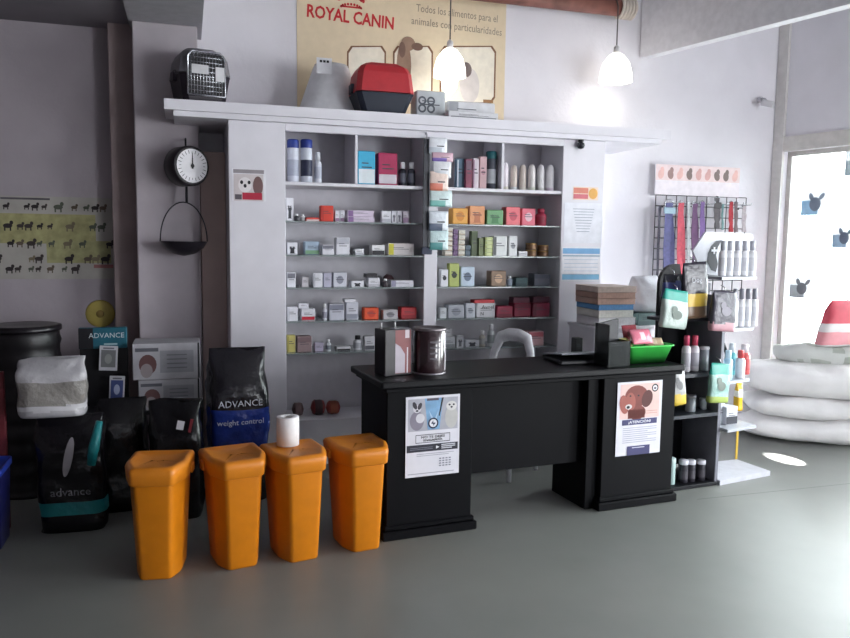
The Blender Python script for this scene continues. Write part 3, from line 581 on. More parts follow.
# ------------------------------------------------------------------ banner on the back wall
def f_banner(q, w, h, y):
    red = M((196, 38, 46), .5); cream = M((222, 200, 166), .6)
    o0 = (ony(297, 60, YB).x+ony(505, 60, YB).x)/2; oz = (ony(400, -14, YB).z+ony(400, 118, YB).z)/2
    def X(px): return ony(px, 50, YB).x-o0
    def Z(py, px=351): return ony(px, py, YB).z-oz
    q.text('ROYAL CANIN', X(351), Z(18), .118, red, y-.001, bold=.003, width=X(394)-X(307.5), rot=-.05)
    for k in range(7):
        a = radians_(150-20*k); q.ell(X(351)+cos(a)*.1, Z(2.5)+sin(a)*.05-.01, .011, .013, red, y-.001)
    for k in range(9):
        a = radians_(160-17.5*k); q.ell(X(351)+cos(a)*.075, Z(6)+sin(a)*.03-.02, .008, .009, red, y-.001)
    q.rect(X(351)-.07, Z(6.5)-.012, X(351)+.07, Z(6.5), red, y-.001)
    for k in range(5):
        q.ell(X(341+5*k), Z(-1-(2-abs(k-2))*1.5), .013, .015, red, y-.001)
    tx = M((150, 136, 122), .6)
    q.text('Todos los alimentos para el', X(457), Z(14, 457), .075, tx, y-.001, width=X(498)-X(417), rot=-.03)
    q.text('animales con particularidades', X(457), Z(27, 457), .075, tx, y-.001, width=X(502)-X(412), rot=-.03)
    br = M((120, 84, 58), .6); lt = M((230, 222, 206), .6)
    for x0, x1 in ((347, 386), (393, 433), (440, 496)):
        rr = [(x0+4, 46), (x1-4, 46), (x1, 52), (x1, 98), (x1-4, 104), (x0+4, 104), (x0, 98), (x0, 52)]
        q.flat([(X(a), Z(b, a)) for a, b in rr][::-1], br, y-.0005)
        q.flat([(X(a+(1 if a < (x0+x1)/2 else -1)*1.6), Z(b+(1.4 if b < 70 else -1.4), a)) for a, b in rr][::-1], lt, y-.001)
    dg = M((150, 122, 104), .6)                                       # generic dog and cat shapes
    q.ell(X(404), Z(66, 404), .035*w, .2*h, dg, y-.0015); q.ell(X(408), Z(44, 408), .034*w, .055*h, dg, y-.002); q.ell(X(417), Z(47, 417), .028*w, .03*h, M((120, 92, 80), .6), y-.0025)
    q.ell(X(402), Z(50, 402), .016*w, .06*h, M((120, 92, 80), .6), y-.003)
    q.ell(X(470), Z(86, 470), .05*w, .14*h, M((208, 200, 196), .6), y-.0015); q.ell(X(466), Z(70, 466), .03*w, .06*h, M((112, 98, 96), .6), y-.002)
    q.rect(X(484), Z(103, 489), X(494), Z(100, 489), M((150, 110, 70), .6), y-.002)
def radians_(a): return a*pi/180
a, b_ = ony(297, 60, YB-.004), ony(505, 60, YB-.004); zt, zb_ = ony(400, -14, YB).z, ony(400, 118, YB).z
q = MB(); w, h = b_.x-a.x, zt-zb_; q.b2((-w/2, -.004, -h/2), (w/2, 0, h/2), M((222, 204, 174), .6, var=.03)); f_banner(q, w, h, -.0046)
tag(q.build('banner_sign', loc=((a.x+b_.x)/2, YB-.001, (zt+zb_)/2)), 'large cream pet food banner with red lettering and crown on the back wall', 'banner')
# wooden pole and pendants
t0, t1 = ony(380, -3, 5.27), ony(634, 6, 5.27)
zp = ony(560, 1, 5.27).z
wood = M((118, 74, 66), .55, var=.3, ns=9)
pole = thing('wooden_pole', 'reddish brown round wooden pole under the ceiling above the banner', 'pole', (t0.x, 5.27, zp))
MB().tube([(-1.2, 0, .0), (0, 0, 0), (.8, 0, .0), (t1.x-t0.x, 0, 0)], .062, wood, 16).build('pole', pole)
q = MB()
for k in range(5): q.tube([(t1.x-t0.x-.02-.026*k+.0, cos(i*pi/6)*.07, sin(i*pi/6)*.07) for i in range(13)], .012, M((206, 196, 186), .8), 6)
q.build('rope_binding', pole)
lampw = M((255, 250, 240), .4, emit=1.6); bulbm = M((255, 252, 246), .4, emit=4)
for i, (px, yt, yb2, w_, lab) in enumerate(((450, 48, 77, 31, 'lit white bell pendant with bare bulb below, before the banner'), (616.5, 53, 82, 29, 'lit white bell pendant hanging at the right end of the wooden pole'))):
    Y = 5.17 if i == 0 else 5.19
    p = ony(px, yt, Y); r = (ony(px+w_/2, yt, Y).x-ony(px-w_/2, yt, Y).x)/2; hh = p.z-ony(px, yb2, Y).z
    t = thing('pendant_lamp', lab, 'lamp', (p.x, Y, p.z), 0, 'pendant lamps')
    MB().lathe([(r, -hh), (r*.97, -hh*.7), (r*.8, -hh*.35), (r*.45, -hh*.08), (r*.2, 0), (r*.15, -.005), (r*.4, -hh*.12), (r*.75, -hh*.4), (r*.95, -hh*.98)], lampw, n=28, cap=False).build('shade', t)
    MB().lathe([(.004, -hh*1.0-(.13 if i == 0 else .0)), (.05, -hh*.95-(.09 if i == 0 else 0)), (.062, -hh*.8-(.03 if i == 0 else 0)), (.03, -hh*.3), (.02, -hh*.15)], bulbm).build('bulb', t)
    MB().tube([(0, 0, 0), (0, .0, zp-.02-p.z), (0, (5.27-Y)*.4, zp+.06-p.z), (0, 5.27-Y, zp+.066-p.z)], .005, M((90, 84, 84), .6)).build('cord', t)
    MB().lathe([(.018, -.01), (.022, 0), (.022, .04), (.008, .055)], M((200, 198, 200), .5)).build('lamp_holder', t)
    ld = bpy.data.lights.new('pendant_light', 'POINT'); ld.energy = .3; ld.color = (1, .96, .9); ld.shadow_soft_size = .06
    lo = bpy.data.objects.new('pendant_light', ld); COL.objects.link(lo); lo.location = (p.x, Y, p.z-hh-.2)
# ------------------------------------------------------------------ left wall: animal chart, scale, yellow disc
def f_chart(q, w, h, y):
    def X(px): return (px-0)/125*w-w/2
    def Z(py): return h/2-(py-197)/(278-197)*h
    q.rect(X(-9), Z(243), X(95), Z(214), M((156, 152, 108), .7, var=.2), y); q.rect(X(45), Z(262), X(110), Z(240), M((154, 152, 110), .7, var=.2), y-.0003)
    q.rect(X(2), Z(200.5), X(50), Z(198.6), M((90, 86, 92), .6), y-.0005)
    rnd = random.Random(3)
    rows = [(207, [7, 27, 35, 44, 58, 74, 86, 95, 103]), (226, [-4, 8, 20, 28, 39, 49, 69, 92, 101]), (243, [10, 19, 30, 38, 50, 66, 81, 109]), (258, [-3, 30, 37, 67, 86, 94, 104, 119]), (268, [8, 16, 29, 36, 48, 62, 73])]
    for py, xs in rows:
        for px in xs:
            k = rnd.uniform(.7, 1.3); c = rnd.choice([(64, 56, 56), (96, 84, 72), (120, 110, 90), (84, 90, 78), (50, 44, 46)])
            mt = M(c, .7); s_ = w*.024*k
            q.ell(X(px), Z(py), s_*1.25, s_*.7, mt, y-.001); q.ell(X(px)+s_, Z(py)+s_*.9, s_*.5, s_*.6, mt, y-.0015)
            q.rect(X(px)-s_, Z(py)-s_*1.5, X(px)-s_*.6, Z(py), mt, y-.001); q.rect(X(px)+s_*.5, Z(py)-s_*1.5, X(px)+s_*.9, Z(py), mt, y-.001)
    q.rect(X(92), Z(267), X(112), Z(263.5), M((150, 100, 100), .6), y-.001)
Y = YB-.004
a, b_ = ony(0, 238, Y), ony(125, 238, Y); w = b_.x-a.x; zt, zb_ = ony(62, 197, Y).z, ony(62, 279, Y).z; h = zt-zb_
q = MB(); q.b2((-w/2-.12, -.003, -h/2), (w/2-.0, 0, h/2), M((166, 162, 156), .7, var=.08, ns=8)); f_chart(q, w, h, -.0036)
tag(q.build('animal_chart', loc=((a.x+b_.x)/2, Y, (zt+zb_)/2)), 'wide paper chart of small animal figures in rows on the left wall', 'poster')
p = ony(100, 314, YB-.02); q = MB(); q.lathe([(.005, -.012), (.05, -.014), (.085, -.006), (.092, 0)], M((196, 178, 96), .6), axis=Mx.Rotation(pi/2, 4, 'X') @ Mx.Scale(-1, 4, (0, 0, 1)))
q.lathe([(.001, -.02), (.022, -.018), (.026, -.012)], M((150, 126, 70), .6), axis=Mx.Rotation(pi/2, 4, 'X') @ Mx.Scale(-1, 4, (0, 0, 1)))
tag(q.build('hanging_paper_flower', loc=(p.x, YB-.001, p.z)), 'faded yellow round paper flower on the left wall above the teal display', 'decoration')
# hanging dial scale
Y = 5.0; p = ony(186, 166.5, Y); r = abs(ony(186, 147, Y).z-ony(186, 187, Y).z)/2
ROTS = .5
t = thing('hanging_scale', 'round black hanging dial scale with a dark pan in front of the pilaster', 'scale', (p.x, Y, p.z), 0)
ax = rz(ROTS) @ Mx.Rotation(pi/2, 4, 'X')
MB().lathe([(r*.9, -.06), (r, -.05), (r, .06), (r*.9, .075), (r*.86, .07)], M((34, 28, 34), .4), n=32, axis=ax).build('housing', t)
q = MB(rz(ROTS)); q.ell(0, 0, r*.84, r*.84, M((226, 224, 228), .5), -.0765, n=32)
for k in range(24):
    a_ = k*pi/12; l_ = .78 if k % 6 else .7
    q.flat([(cos(a_-.02)*r*l_, sin(a_-.02)*r*l_), (cos(a_-.02)*r*.6, sin(a_-.02)*r*.6), (cos(a_+.02)*r*.6, sin(a_+.02)*r*.6), (cos(a_+.02)*r*l_, sin(a_+.02)*r*l_)], INK, -.077)
q.build('dial', t)
q = MB(rz(ROTS)); q.flat([(-.006, -r*.15), (.006, -r*.15), (.002, r*.62), (-.002, r*.62)], INK, -.08); q.ell(0, 0, .012, .012, INK, -.081); q.build('needle', t)
q = MB(); q.tube([(0, 0, r), (0, 0, r+.03), (0, .03, r+.05), (0, .113, r+.05)], .006, WIRE); q.build('wall_hook', t)
q = MB(); pb = ony(184, 242, Y)-p
q.tube([(0, 0, -r), (0, 0, pb.z+.24)], .008, WIRE)
rb = (ony(207, 242, Y).x-ony(160, 242, Y).x)/2
q.tube([(pb.x+rb*cos(a_), 0, pb.z+.005+max(0, sin(a_))*.24) for a_ in [pi*i/20 for i in range(21)]], .004, WIRE, 6); q.build('pan_wire', t)
MB().lathe([(.01, -.085), (rb*.5, -.07), (rb*.85, -.035), (rb, 0), (rb*1.02, .004), (rb*.98, .004), (rb*.83, -.028), (rb*.48, -.06), (.01, -.075)], M((44, 40, 48), .35, .5), c=(pb.x, -.0, pb.z), n=32, cap=False).build('pan', t)
# ------------------------------------------------------------------ counter
pa, pb_ = onz(382.7, 542.7, 0), onz(677, 501, 0); yc = math.atan2(pb_.y-pa.y, pb_.x-pa.x)
Lc = (pb_-pa).length; ZTOP = .785
blk = M((7, 7, 11), .5, var=.12, ns=6, ior=1.2); blk2 = M((11, 11, 15), .42, var=.1, ns=6, ior=1.3)
cnt = thing('reception_counter', 'long black reception counter with two pedestals standing on the concrete floor', 'counter', pa, yc)
wp1 = (onz(478.2, 530.3, 0)-pa).length; wp2 = Lc-(onz(597.6, 511.8, 0)-pa).length
def pedestal(x0, x1):
    q = MB(); q.b2((x0+.025, .025, .06), (x1-.025, .44, ZTOP-.045), blk, .004); o = q.build('pedestal', cnt)
    q = MB(); q.b2((x0, 0, 0), (x1, .46, .045), blk, .006); q.b2((x0+.012, .012, .045), (x1-.012, .45, .07), blk, .006); q.build('plinth', o)
pedestal(0, wp1); pedestal(Lc-wp2, Lc)
xm = -.012
q = MB(); q.b2((xm, -.008, ZTOP-.035), (Lc+.01, .52, ZTOP), blk2, .008, seg=2); q.build('worktop', cnt)
q = MB(); q.b2((xm+.025, .004, ZTOP-.055), (Lc, .5, ZTOP-.035), blk, .003); q.build('apron', cnt)
zpan = online_z = onl(540, 466, pa+V((0, .12, 0)), yc).z
q = MB(); q.b2((wp1-.03, .12, zpan), (Lc-wp2+.03, .145, ZTOP-.05), blk, .002); q.build('modesty_panel', cnt)
q = MB(); q.b2((Lc-wp2-.05, .06, .0), (Lc-wp2+.02, .4, ZTOP-.06), blk, .003); q.build('cable_post', cnt)
def on_cnt(px, py, lx=0): return onz(px, py, ZTOP)
# posters on the pedestals
def cposter(name, label, c4, fn, roll=0):
    P0, P1, P2 = (onl(x, y, pa+V((0, .02, 0)), yc) for x, y in c4)
    ux = (P1-P0); w = ux.length; h = (P0-P2).length
    ctr = (P1+P2)/2
    q = MB(Mx.Rotation(roll, 4, 'Y')); q.b2((-w/2, -.002, -h/2), (w/2, 0, h/2), M((214, 212, 220), .6, var=.03)); fn(q, w, h, -.0026)
    o = q.build(name, loc=ctr, rz=yc); return tag(o, label, 'poster')
def f_p1(q, w, h, y):
    bl = M((120, 160, 196), .6, var=.2); X = lambda a: (a-.5)*w; Z = lambda b: (.5-b)*h
    q.rect(X(.04), Z(.43), X(.96), Z(.03), M((168, 168, 178), .6, var=.1), y)
    q.flat([(X(.34), Z(.03)), (X(.4), Z(.42)), (X(.62), Z(.42)), (X(.68), Z(.03))], bl, y-.0004)
    q.rect(X(.38), Z(.06), X(.6), Z(.03), M((80, 70, 84), .6), y-.0006)
    q.flat([(X(.655), Z(.03)), (X(.69), Z(.03)), (X(.62), Z(.26)), (X(.6), Z(.25))], INK, y-.0006)
    q.flat([(X(.42), Z(.18)), (X(.49), Z(.36)), (X(.54), Z(.36)), (X(.6), Z(.18)), (X(.52), Z(.3))], M((170, 196, 220), .6), y-.0008)
    lg = M((206, 204, 210), .6); dk = M((52, 48, 58), .6); md = M((130, 124, 138), .6)
    q.ell(X(.2), Z(.3), w*.13, h*.12, md, y-.0008); q.ell(X(.26), Z(.27), w*.08, h*.06, lg, y-.001)   # dog left
    q.ell(X(.2), Z(.15), w*.075, h*.05, lg, y-.0012); q.ell(X(.16), Z(.11), w*.035, h*.05, dk, y-.0014, .4); q.ell(X(.25), Z(.12), w*.035, h*.045, dk, y-.0014, -.4); q.ell(X(.2), Z(.175), w*.025, h*.012, dk, y-.0016)
    q.ell(X(.84), Z(.28), w*.12, h*.14, M((186, 184, 182), .6), y-.0008); q.ell(X(.84), Z(.14), w*.1, h*.06, M((208, 206, 204), .6), y-.001)
    for dx in (.8, .88): q.ell(X(dx), Z(.125), w*.02, h*.012, dk, y-.0014)
    q.ell(X(.84), Z(.155), w*.022, h*.012, dk, y-.0014)
    q.ell(X(.5), Z(.34), w*.095, h*.062, M((222, 222, 228), .6), y-.0016); q.ring(X(.5), Z(.34), w*.095, w*.025, M((28, 36, 66), .6), y-.002)
    q.flat([(X(.46), Z(.345)), (X(.5), Z(.305)), (X(.5), Z(.335)), (X(.545), Z(.335)), (X(.5), Z(.378)), (X(.5), Z(.35))], M((28, 36, 66), .6), y-.0022)
    fr = INK
    for r_ in ((.18, .475, .82, .483), (.18, .572, .82, .58), (.18, .475, .188, .58), (.812, .475, .82, .58)): q.rect(X(r_[0]), Z(r_[3]), X(r_[2]), Z(r_[1]), fr, y-.001)
    q.text('NO TE DEJES', X(.5), Z(.51), h*.04, INK, y-.0012, bold=.0003, width=w*.44); q.text('ENGAÑAR', X(.5), Z(.55), h*.036, INK, y-.0012, bold=.0003, width=w*.36)
    q.rect(X(.02), Z(.69), X(.97), Z(.6), M((40, 40, 52), .6), y-.0004)
    q.flat([(X(.56), Z(.665)), (X(.56), Z(.625)), (X(.62), Z(.645))], M((230, 230, 236), .6), y-.001)
    for k in range(3): q.rect(X(.66), Z(.625+.022*k), X(.92-.06*(k == 2)), Z(.613+.022*k), M((206, 206, 214), .6), y-.001)
    for k in range(2): q.rect(X(.08), Z(.64+.02*k), X(.5), Z(.634+.02*k), M((120, 120, 134), .6), y-.001)
    ln = M((150, 150, 162), .6)
    for k in range(2): q.rect(X(.2), Z(.722+.022*k), X(.9-.1*k), Z(.715+.022*k), ln, y-.001)
    for k in range(4):
        for j in range(4): q.rect(X(.62+.06*j), Z(.80+.03*k), X(.66+.06*j), Z(.785+.03*k), M((120, 120, 134), .6), y-.001)
    q.rect(X(.04), Z(.965), X(.9), Z(.955), ln, y-.001)
cposter('poster', 'white poster with two dogs and a boxed headline on the left pedestal', ((406.5, 397.5), (460.5, 393.5), (404.5, 478.5)), f_p1)
def f_p2(q, w, h, y):
    X = lambda a: (a-.5)*w; Z = lambda b: (.5-b)*h
    q.rect(X(.06), Z(.5), X(.94), Z(.03), M((222, 188, 182), .6), y)
    rd = M((122, 58, 52), .6, var=.15); rl = M((156, 84, 74), .6); dk = M((82, 36, 34), .6)
    q.ell(X(.44), Z(.42), w*.2, h*.1, rd, y-.0003); q.rect(X(.24), Z(.5), X(.62), Z(.38), rd, y-.0003)
    q.ell(X(.42), Z(.2), w*.26, h*.15, rd, y-.0006); q.ell(X(.66), Z(.24), w*.12, h*.12, dk, y-.0009, -.3); q.ell(X(.15), Z(.3), w*.1, h*.13, rl, y-.0009, .2)
    q.ell(X(.3), Z(.26), w*.1, h*.12, rl, y-.0012, .2); q.ell(X(.25), Z(.335), w*.075, h*.035, M((200, 190, 190), .6), y-.0014); q.ell(X(.24), Z(.34), w*.035, h*.02, INK, y-.0016)
    q.ell(X(.28), Z(.19), w*.02, h*.012, INK, y-.0016); q.ell(X(.46), Z(.19), w*.022, h*.012, INK, y-.0016)
    q.ell(X(.83), Z(.1), w*.065, h*.04, M((232, 228, 232), .6), y-.0006); q.ring(X(.83), Z(.1), w*.075, w*.025, INK, y-.0008)
    q.ell(X(.83), Z(.105), w*.03, h*.018, M((110, 100, 110), .6), y-.001)
    for k in range(2): q.rect(X(.62), Z(.415+.03*k), X(.9), Z(.405+.03*k), M((196, 150, 140), .6), y-.001)
    nv = M((62, 60, 104), .6); q.rect(X(.12), Z(.585), X(.9), Z(.51), nv, y-.0008); q.text('¡ATENCIÓN!', X(.51), Z(.55), h*.05, M((236, 236, 242), .6), y-.0012, bold=.0002, width=w*.5)
    for k in range(8): q.rect(X(.14), Z(.63+.028*k), X(.9-.2*(k % 3 == 2)), Z(.622+.028*k), M((150, 150, 170), .6), y-.0008)
    q.rect(X(.25), Z(1), X(.76), Z(.875), nv, y-.0012); q.rect(X(.36), Z(.905), X(.64), Z(.895), M((206, 206, 220), .6), y-.0016)
cposter('poster', 'poster of a brown dog over a navy headline on the right pedestal', ((617.8, 383), (662.5, 379.5), (615, 457)), f_p2)
# items on the counter
def place(px, py, Y, z=None): v = ony(px, py, Y); return v
def cz(lx, ly): return pa+V((cos(yc)*lx-sin(yc)*ly, sin(yc)*lx+cos(yc)*ly, ZTOP+.001))
def lxy(px, py):
    v = onz(px, py, ZTOP)-pa; return v.x*cos(yc)+v.y*sin(yc), -v.x*sin(yc)+v.y*cos(yc)
P = onz(399, 378, ZTOP); hB = onl(399, 331, P, yc).z-ZTOP; wB = (onl(411, 370, P, yc)-onl(377, 370, P, yc)).length
lx, ly = lxy(394, 377)
t = thing('brochure_box', 'black box with grey and red picture front at the counter\'s left end', 'box', cz(lx+.035, ly+.03), yc+.2)
MB().b2((-wB*.45, 0, 0), (wB*.45, wB*.6, hB), M((26, 20, 26), .35, coat=.5), .003).build('box', t)
q = MB(); q.rect(-wB*.12, .01, wB*.4, hB-.005, M((128, 60, 62), .4), -.001); q.flat([(-wB*.12, .012), (wB*.2, .012), (wB*.2, hB*.45), (wB*.05, hB*.62), (-wB*.12, hB*.7)], M((176, 166, 176), .4), -.0015)
q.rect(wB*.2, hB*.8, wB*.34, hB*.98, M((206, 190, 196), .4), -.002); q.rect(wB*.26, .01, wB*.3, hB*.6, M((206, 200, 206), .3), -.002); q.build('picture_front', t)
q = MB()
for sx in (-.4, .05): q.tube([(wB*sx, wB*.3, hB), (wB*sx, wB*.3, hB+.03)], .004, M((206, 204, 206), .4))
q.build('prongs', t)
lx, ly = lxy(427, 376); rB = wB*.47
t = thing('round_tin', 'dark glossy round tin with small grey text beside the picture box', 'tin', cz(lx+.045, ly+rB), yc-.2)
MB().lathe([(rB*.99, 0), (rB, .004), (rB, hB*.96), (rB*.98, hB*.97)], M((44, 24, 30), .22, coat=.8), n=40).build('body', t)
MB().lathe([(rB*1.02, hB*.95), (rB*1.03, hB*.97), (rB*1.03, hB), (rB*.97, hB*1.01), (rB*.93, hB*.975)], M((120, 112, 116), .3, .6), n=40).build('rim', t)
MB().lathe([(rB*1.015, 0), (rB*1.02, .005), (rB*1.0, .009)], M((150, 146, 150), .3, .6), n=40).build('foot_ring', t)
q = MB()
def curved(a0, a1, z0, z1, mt, k=1.006):
    n = 6; vs = []
    for i in range(n+1):
        a_ = a0+(a1-a0)*i/n; vs += [(sin(a_)*rB*k, -cos(a_)*rB*k, z0), (sin(a_)*rB*k, -cos(a_)*rB*k, z1)]
    q.add(vs, [(2*i, 2*i+2, 2*i+3, 2*i+1) for i in range(n)], mt)
for k in range(4): curved(-.15, .55-.08*k, hB*(.7-.12*k), hB*(.735-.12*k), M((96, 92, 98), .5))
curved(1.0, 1.3, hB*.08, hB*.9, M((196, 190, 196), .3)); q.build('label', t)  # pale strip is a reflection painted down the tin's right side
# laptop
v1 = lxy(560, 366.5)
t = thing('laptop', 'closed grey laptop with dark edge lying on the black counter', 'laptop', cz(v1[0]+.2, v1[1]+.14), yc-.1)
MB().box((0, 0, .011), (.32, .25, .02), M((40, 40, 46), .4), .004).build('base', t)
q = MB(Mx.Translation((0, .12, .022)) @ Mx.Rotation(-.13, 4, 'X')); q.box((0, -.12, .006), (.32, .25, .01), M((150, 154, 162), .4), .004); q.build('lid', t)
# dark tray holder
P = onz(615, 367, ZTOP); hT = onl(615, 321, P, yc).z-ZTOP
lx, ly = lxy(615, 368); wT = (onl(629, 360, P, yc)-onl(601, 360, P, yc)).length
t = thing('file_holder', 'smoky dark acrylic file holder left of the green basket', 'file holder', cz(lx+.036, ly+.015), yc)
wT *= .78
sm = M((44, 50, 50), .12, trans=.35, alpha=.85)
q = MB(); q.b2((-wT/2, .0, 0), (wT/2, .13, .006), sm); q.b2((-wT/2, 0, 0), (-wT/2+.005, .13, hT*.92), sm); q.b2((wT/2-.005, 0, 0), (wT/2, .13, hT*.55), sm); q.b2((-wT/2, 0, 0), (wT/2, .005, hT*.55), sm); q.build('tray', t)
q = MB(); q.prism([(-wT/2+.006, .006), (wT/2-.004, .006), (wT/2-.004, hT*1.0), (-wT/2+.006, hT*.9)], .11, .128, M((28, 26, 34), .4)); q.build('back_panel', t)
q = MB(); q.b2((-wT*.3, .03, .007), (wT*.42, .09, hT*.45), M((44, 70, 48), .6), .004); q.build('inner_card', t)
lx2, ly2 = lxy(600, 362)
tag(carton(.05, .1, .05, (26, 26, 32), (40, 40, 48), 2).build('speaker_box', loc=cz(lx2+.04, ly2+.3), rz=yc), 'small black box on the counter behind the file holder', 'box')
# green basket
lx, ly = lxy(652, 364); P = onz(652, 364, ZTOP); hK = onl(652, 346, P, yc).z-ZTOP; wK = (onl(674, 350, P, yc)-onl(626, 350, P, yc)).length
gm = M((62, 190, 78), .4)
def rrect(w, d, r, n=5):
    out = []
    for cx_, cy_, a0 in ((w/2-r, d/2-r, 0), (-w/2+r, d/2-r, pi/2), (-w/2+r, -d/2+r, pi), (w/2-r, -d/2+r, 3*pi/2)):
        for i in range(n+1): out.append((cx_+r*cos(a0+i*pi/2/n), cy_+r*sin(a0+i*pi/2/n)))
    return out
dK = .22
t = thing('basket', 'bright green plastic basket of snack packets on the counter\'s right end', 'basket', cz(lx, ly+dK/2), yc)
def rr3(k, z): return [V((x, y, z)) for x, y in rrect(wK*k, dK*k, .03)]
MB().loft([rr3(.74, .02), rr3(.76, 0), rr3(.94, hK*.9), rr3(1.0, hK*.92), rr3(1.0, hK), rr3(.92, hK), rr3(.73, .012), rr3(.3, .012)], gm, cap=True).build('tub', t)
def sachet(name, label, loc, w, h, th, c, a_, rx=0, rzz=0, ry=0):
    q = MB(Mx.Rotation(rzz, 4, 'Z') @ Mx.Rotation(rx, 4, 'X') @ Mx.Rotation(ry, 4, 'Y')); rings = []
    for j in range(9):
        f = j/8; e = max(.0015, th/2*sin(pi*f)**.6)
        rings.append([V((w/2*cos(2*pi*i/14), e*sin(2*pi*i/14), -h/2+h*f)) for i in range(14)])
    q.loft(rings, M(c, .3, bump=.3)); q.paint(lambda v: v.length < h*.28, M(a_, .35))
    return tag(q.build(name, loc=loc), label, 'packet')
bc = cz(lx, ly+dK/2)
for k, (dx, dy, dz, w, h, c, a_, rx, rzz, lab) in enumerate([(-.01, -.02, hK+.035, .15, .09, (214, 120, 140), (236, 200, 206), -.5, .1, 'pink packet with pale centre on top of the green basket'),
    (-.04, .05, hK+.04, .12, .11, (150, 60, 70), (110, 40, 50), -.3, .2, 'dark red packet at the back of the green basket'),
    (.10, 0, hK*.95, .11, .08, (206, 182, 150), (226, 210, 186), -.9, -.3, 'beige packet at the right of the green basket'),
    (-.11, -.01, hK*.95, .09, .08, (196, 196, 120), (170, 176, 90), -.7, .4, 'yellowish packet at the left of the green basket')]):
    sachet('snack_packet', lab, bc+V((dx*.9, dy, dz+.006)), w, h, .03, c, a_, rx, rzz+yc)
# ------------------------------------------------------------------ plastic chair behind
p = ony(520, 340, 4.45)
ch = thing('plastic_chair', 'white plastic chair behind the black counter', 'chair', (p.x-.14, 4.4, 0), -.95); ch.scale = (.76, .76, 1)
wm = M((226, 225, 230), .4); zt = ony(520, 333, 4.5).z
q = MB(); wB2 = .2
q.tube([(-.2, .0, .42), (-.19, .1, .6), (-.175, .16, zt-.12), (-.13, .18, zt-.03), (-.05, .185, zt-.008), (.05, .185, zt-.008), (.13, .18, zt-.03), (.175, .16, zt-.12), (.19, .1, .6), (.2, 0, .42)], [.024, .026, .034, .042, .042, .042, .042, .034, .026, .024], wm, 10); q.build('back_frame', ch)
MB().slab([(-.17, .13), (.17, .13), (.165, .155), (-.165, .155)], .6, .68, wm).build('back_rest', ch)
q = MB(); q.slab(rrect(.44, .42, .08), .41, .435, wm); q.build('seat', ch)
for sx, sy in ((-1, -1), (1, -1), (-1, 1), (1, 1)):
    MB().tube([(sx*.18, sy*.17, .42), (sx*.22, sy*.22, 0)], [.024, .02], wm, 8).build('leg', ch)
for sx in (-1, 1):
    MB().tube([(sx*.21, -.2, .42), (sx*.235, -.2, .58), (sx*.235, -.15, .64), (sx*.225, .08, .64), (sx*.19, .12, .62)], .02, wm, 8).build('armrest', ch)
# ------------------------------------------------------------------ white cabinet with files behind the counter's right end
Yc = 4.38; a, b_ = ony(599, 330, Yc), ony(651, 330, Yc); zc = ony(620, 327, Yc).z
t = thing('side_cabinet', 'low white cabinet behind the counter with a stack of folders on top', 'cabinet', ((a.x+b_.x)/2, Yc, 0)); w = b_.x-a.x+.04
MB().b2((-w/2, .02, 0), (w/2, .37, zc-.02), lam, .003).build('body', t); MB().b2((-w/2-.01, 0, zc-.02), (w/2+.01, .38, zc), lam, .004).build('top', t)
for sx in (-1, 1):
    d_ = MB().box((sx*w*.245, .012, zc*.5), (w*.47, .016, zc*.9), lam, .003).build('door', t); MB().box((sx*w*.05, -.001, zc*.6), (.012, .012, .1), CHROME, .003).build('handle', d_)
zz = zc+.001
fold = [(599, 636, 317.5, (206, 202, 206), 'lowest pale folder of the stack on the white cabinet'), (599, 634, 310, (216, 212, 206), 'cream folder second from the bottom on the white cabinet'), (599, 634, 304.5, (96, 146, 196), 'blue folder in the stack on the white cabinet'),
        (598, 636, 298.5, (196, 160, 146), 'light brown folder above the blue folder'), (598, 636, 292.5, (186, 148, 134), 'tan folder second from the top of the stack'), (598, 637, 286.5, (206, 186, 176), 'pinkish cream folder topmost of the stack')]
for x0, x1, yt, c, lab in fold:
    a, b_ = ony(x0, yt, Yc+.02).x, ony(x1, yt, Yc+.02).x; zt_ = ony(618, yt, Yc+.02).z; th = max(.018, zt_-zz-.001)
    q = MB(); w_ = b_-a; q.b2((-w_/2, 0, 0), (w_/2, .3, .003), M(c, .6)); q.b2((-w_/2, 0, th-.003), (w_/2, .3, th), M(c, .6)); q.b2((-w_/2+.004, .004, .003), (w_/2-.002, .296, th-.003), M(tuple(min(255, v+14) for v in c), .8, var=.1, ns=60)); q.b2((-w_/2, 0, 0), (-w_/2+.003, .3, th), M(c, .6))
    tag(q.build('folder', loc=((a+b_)/2, Yc+.02, zz)), lab, 'folder', 'folders stacked on the white cabinet'); zz += th+.001
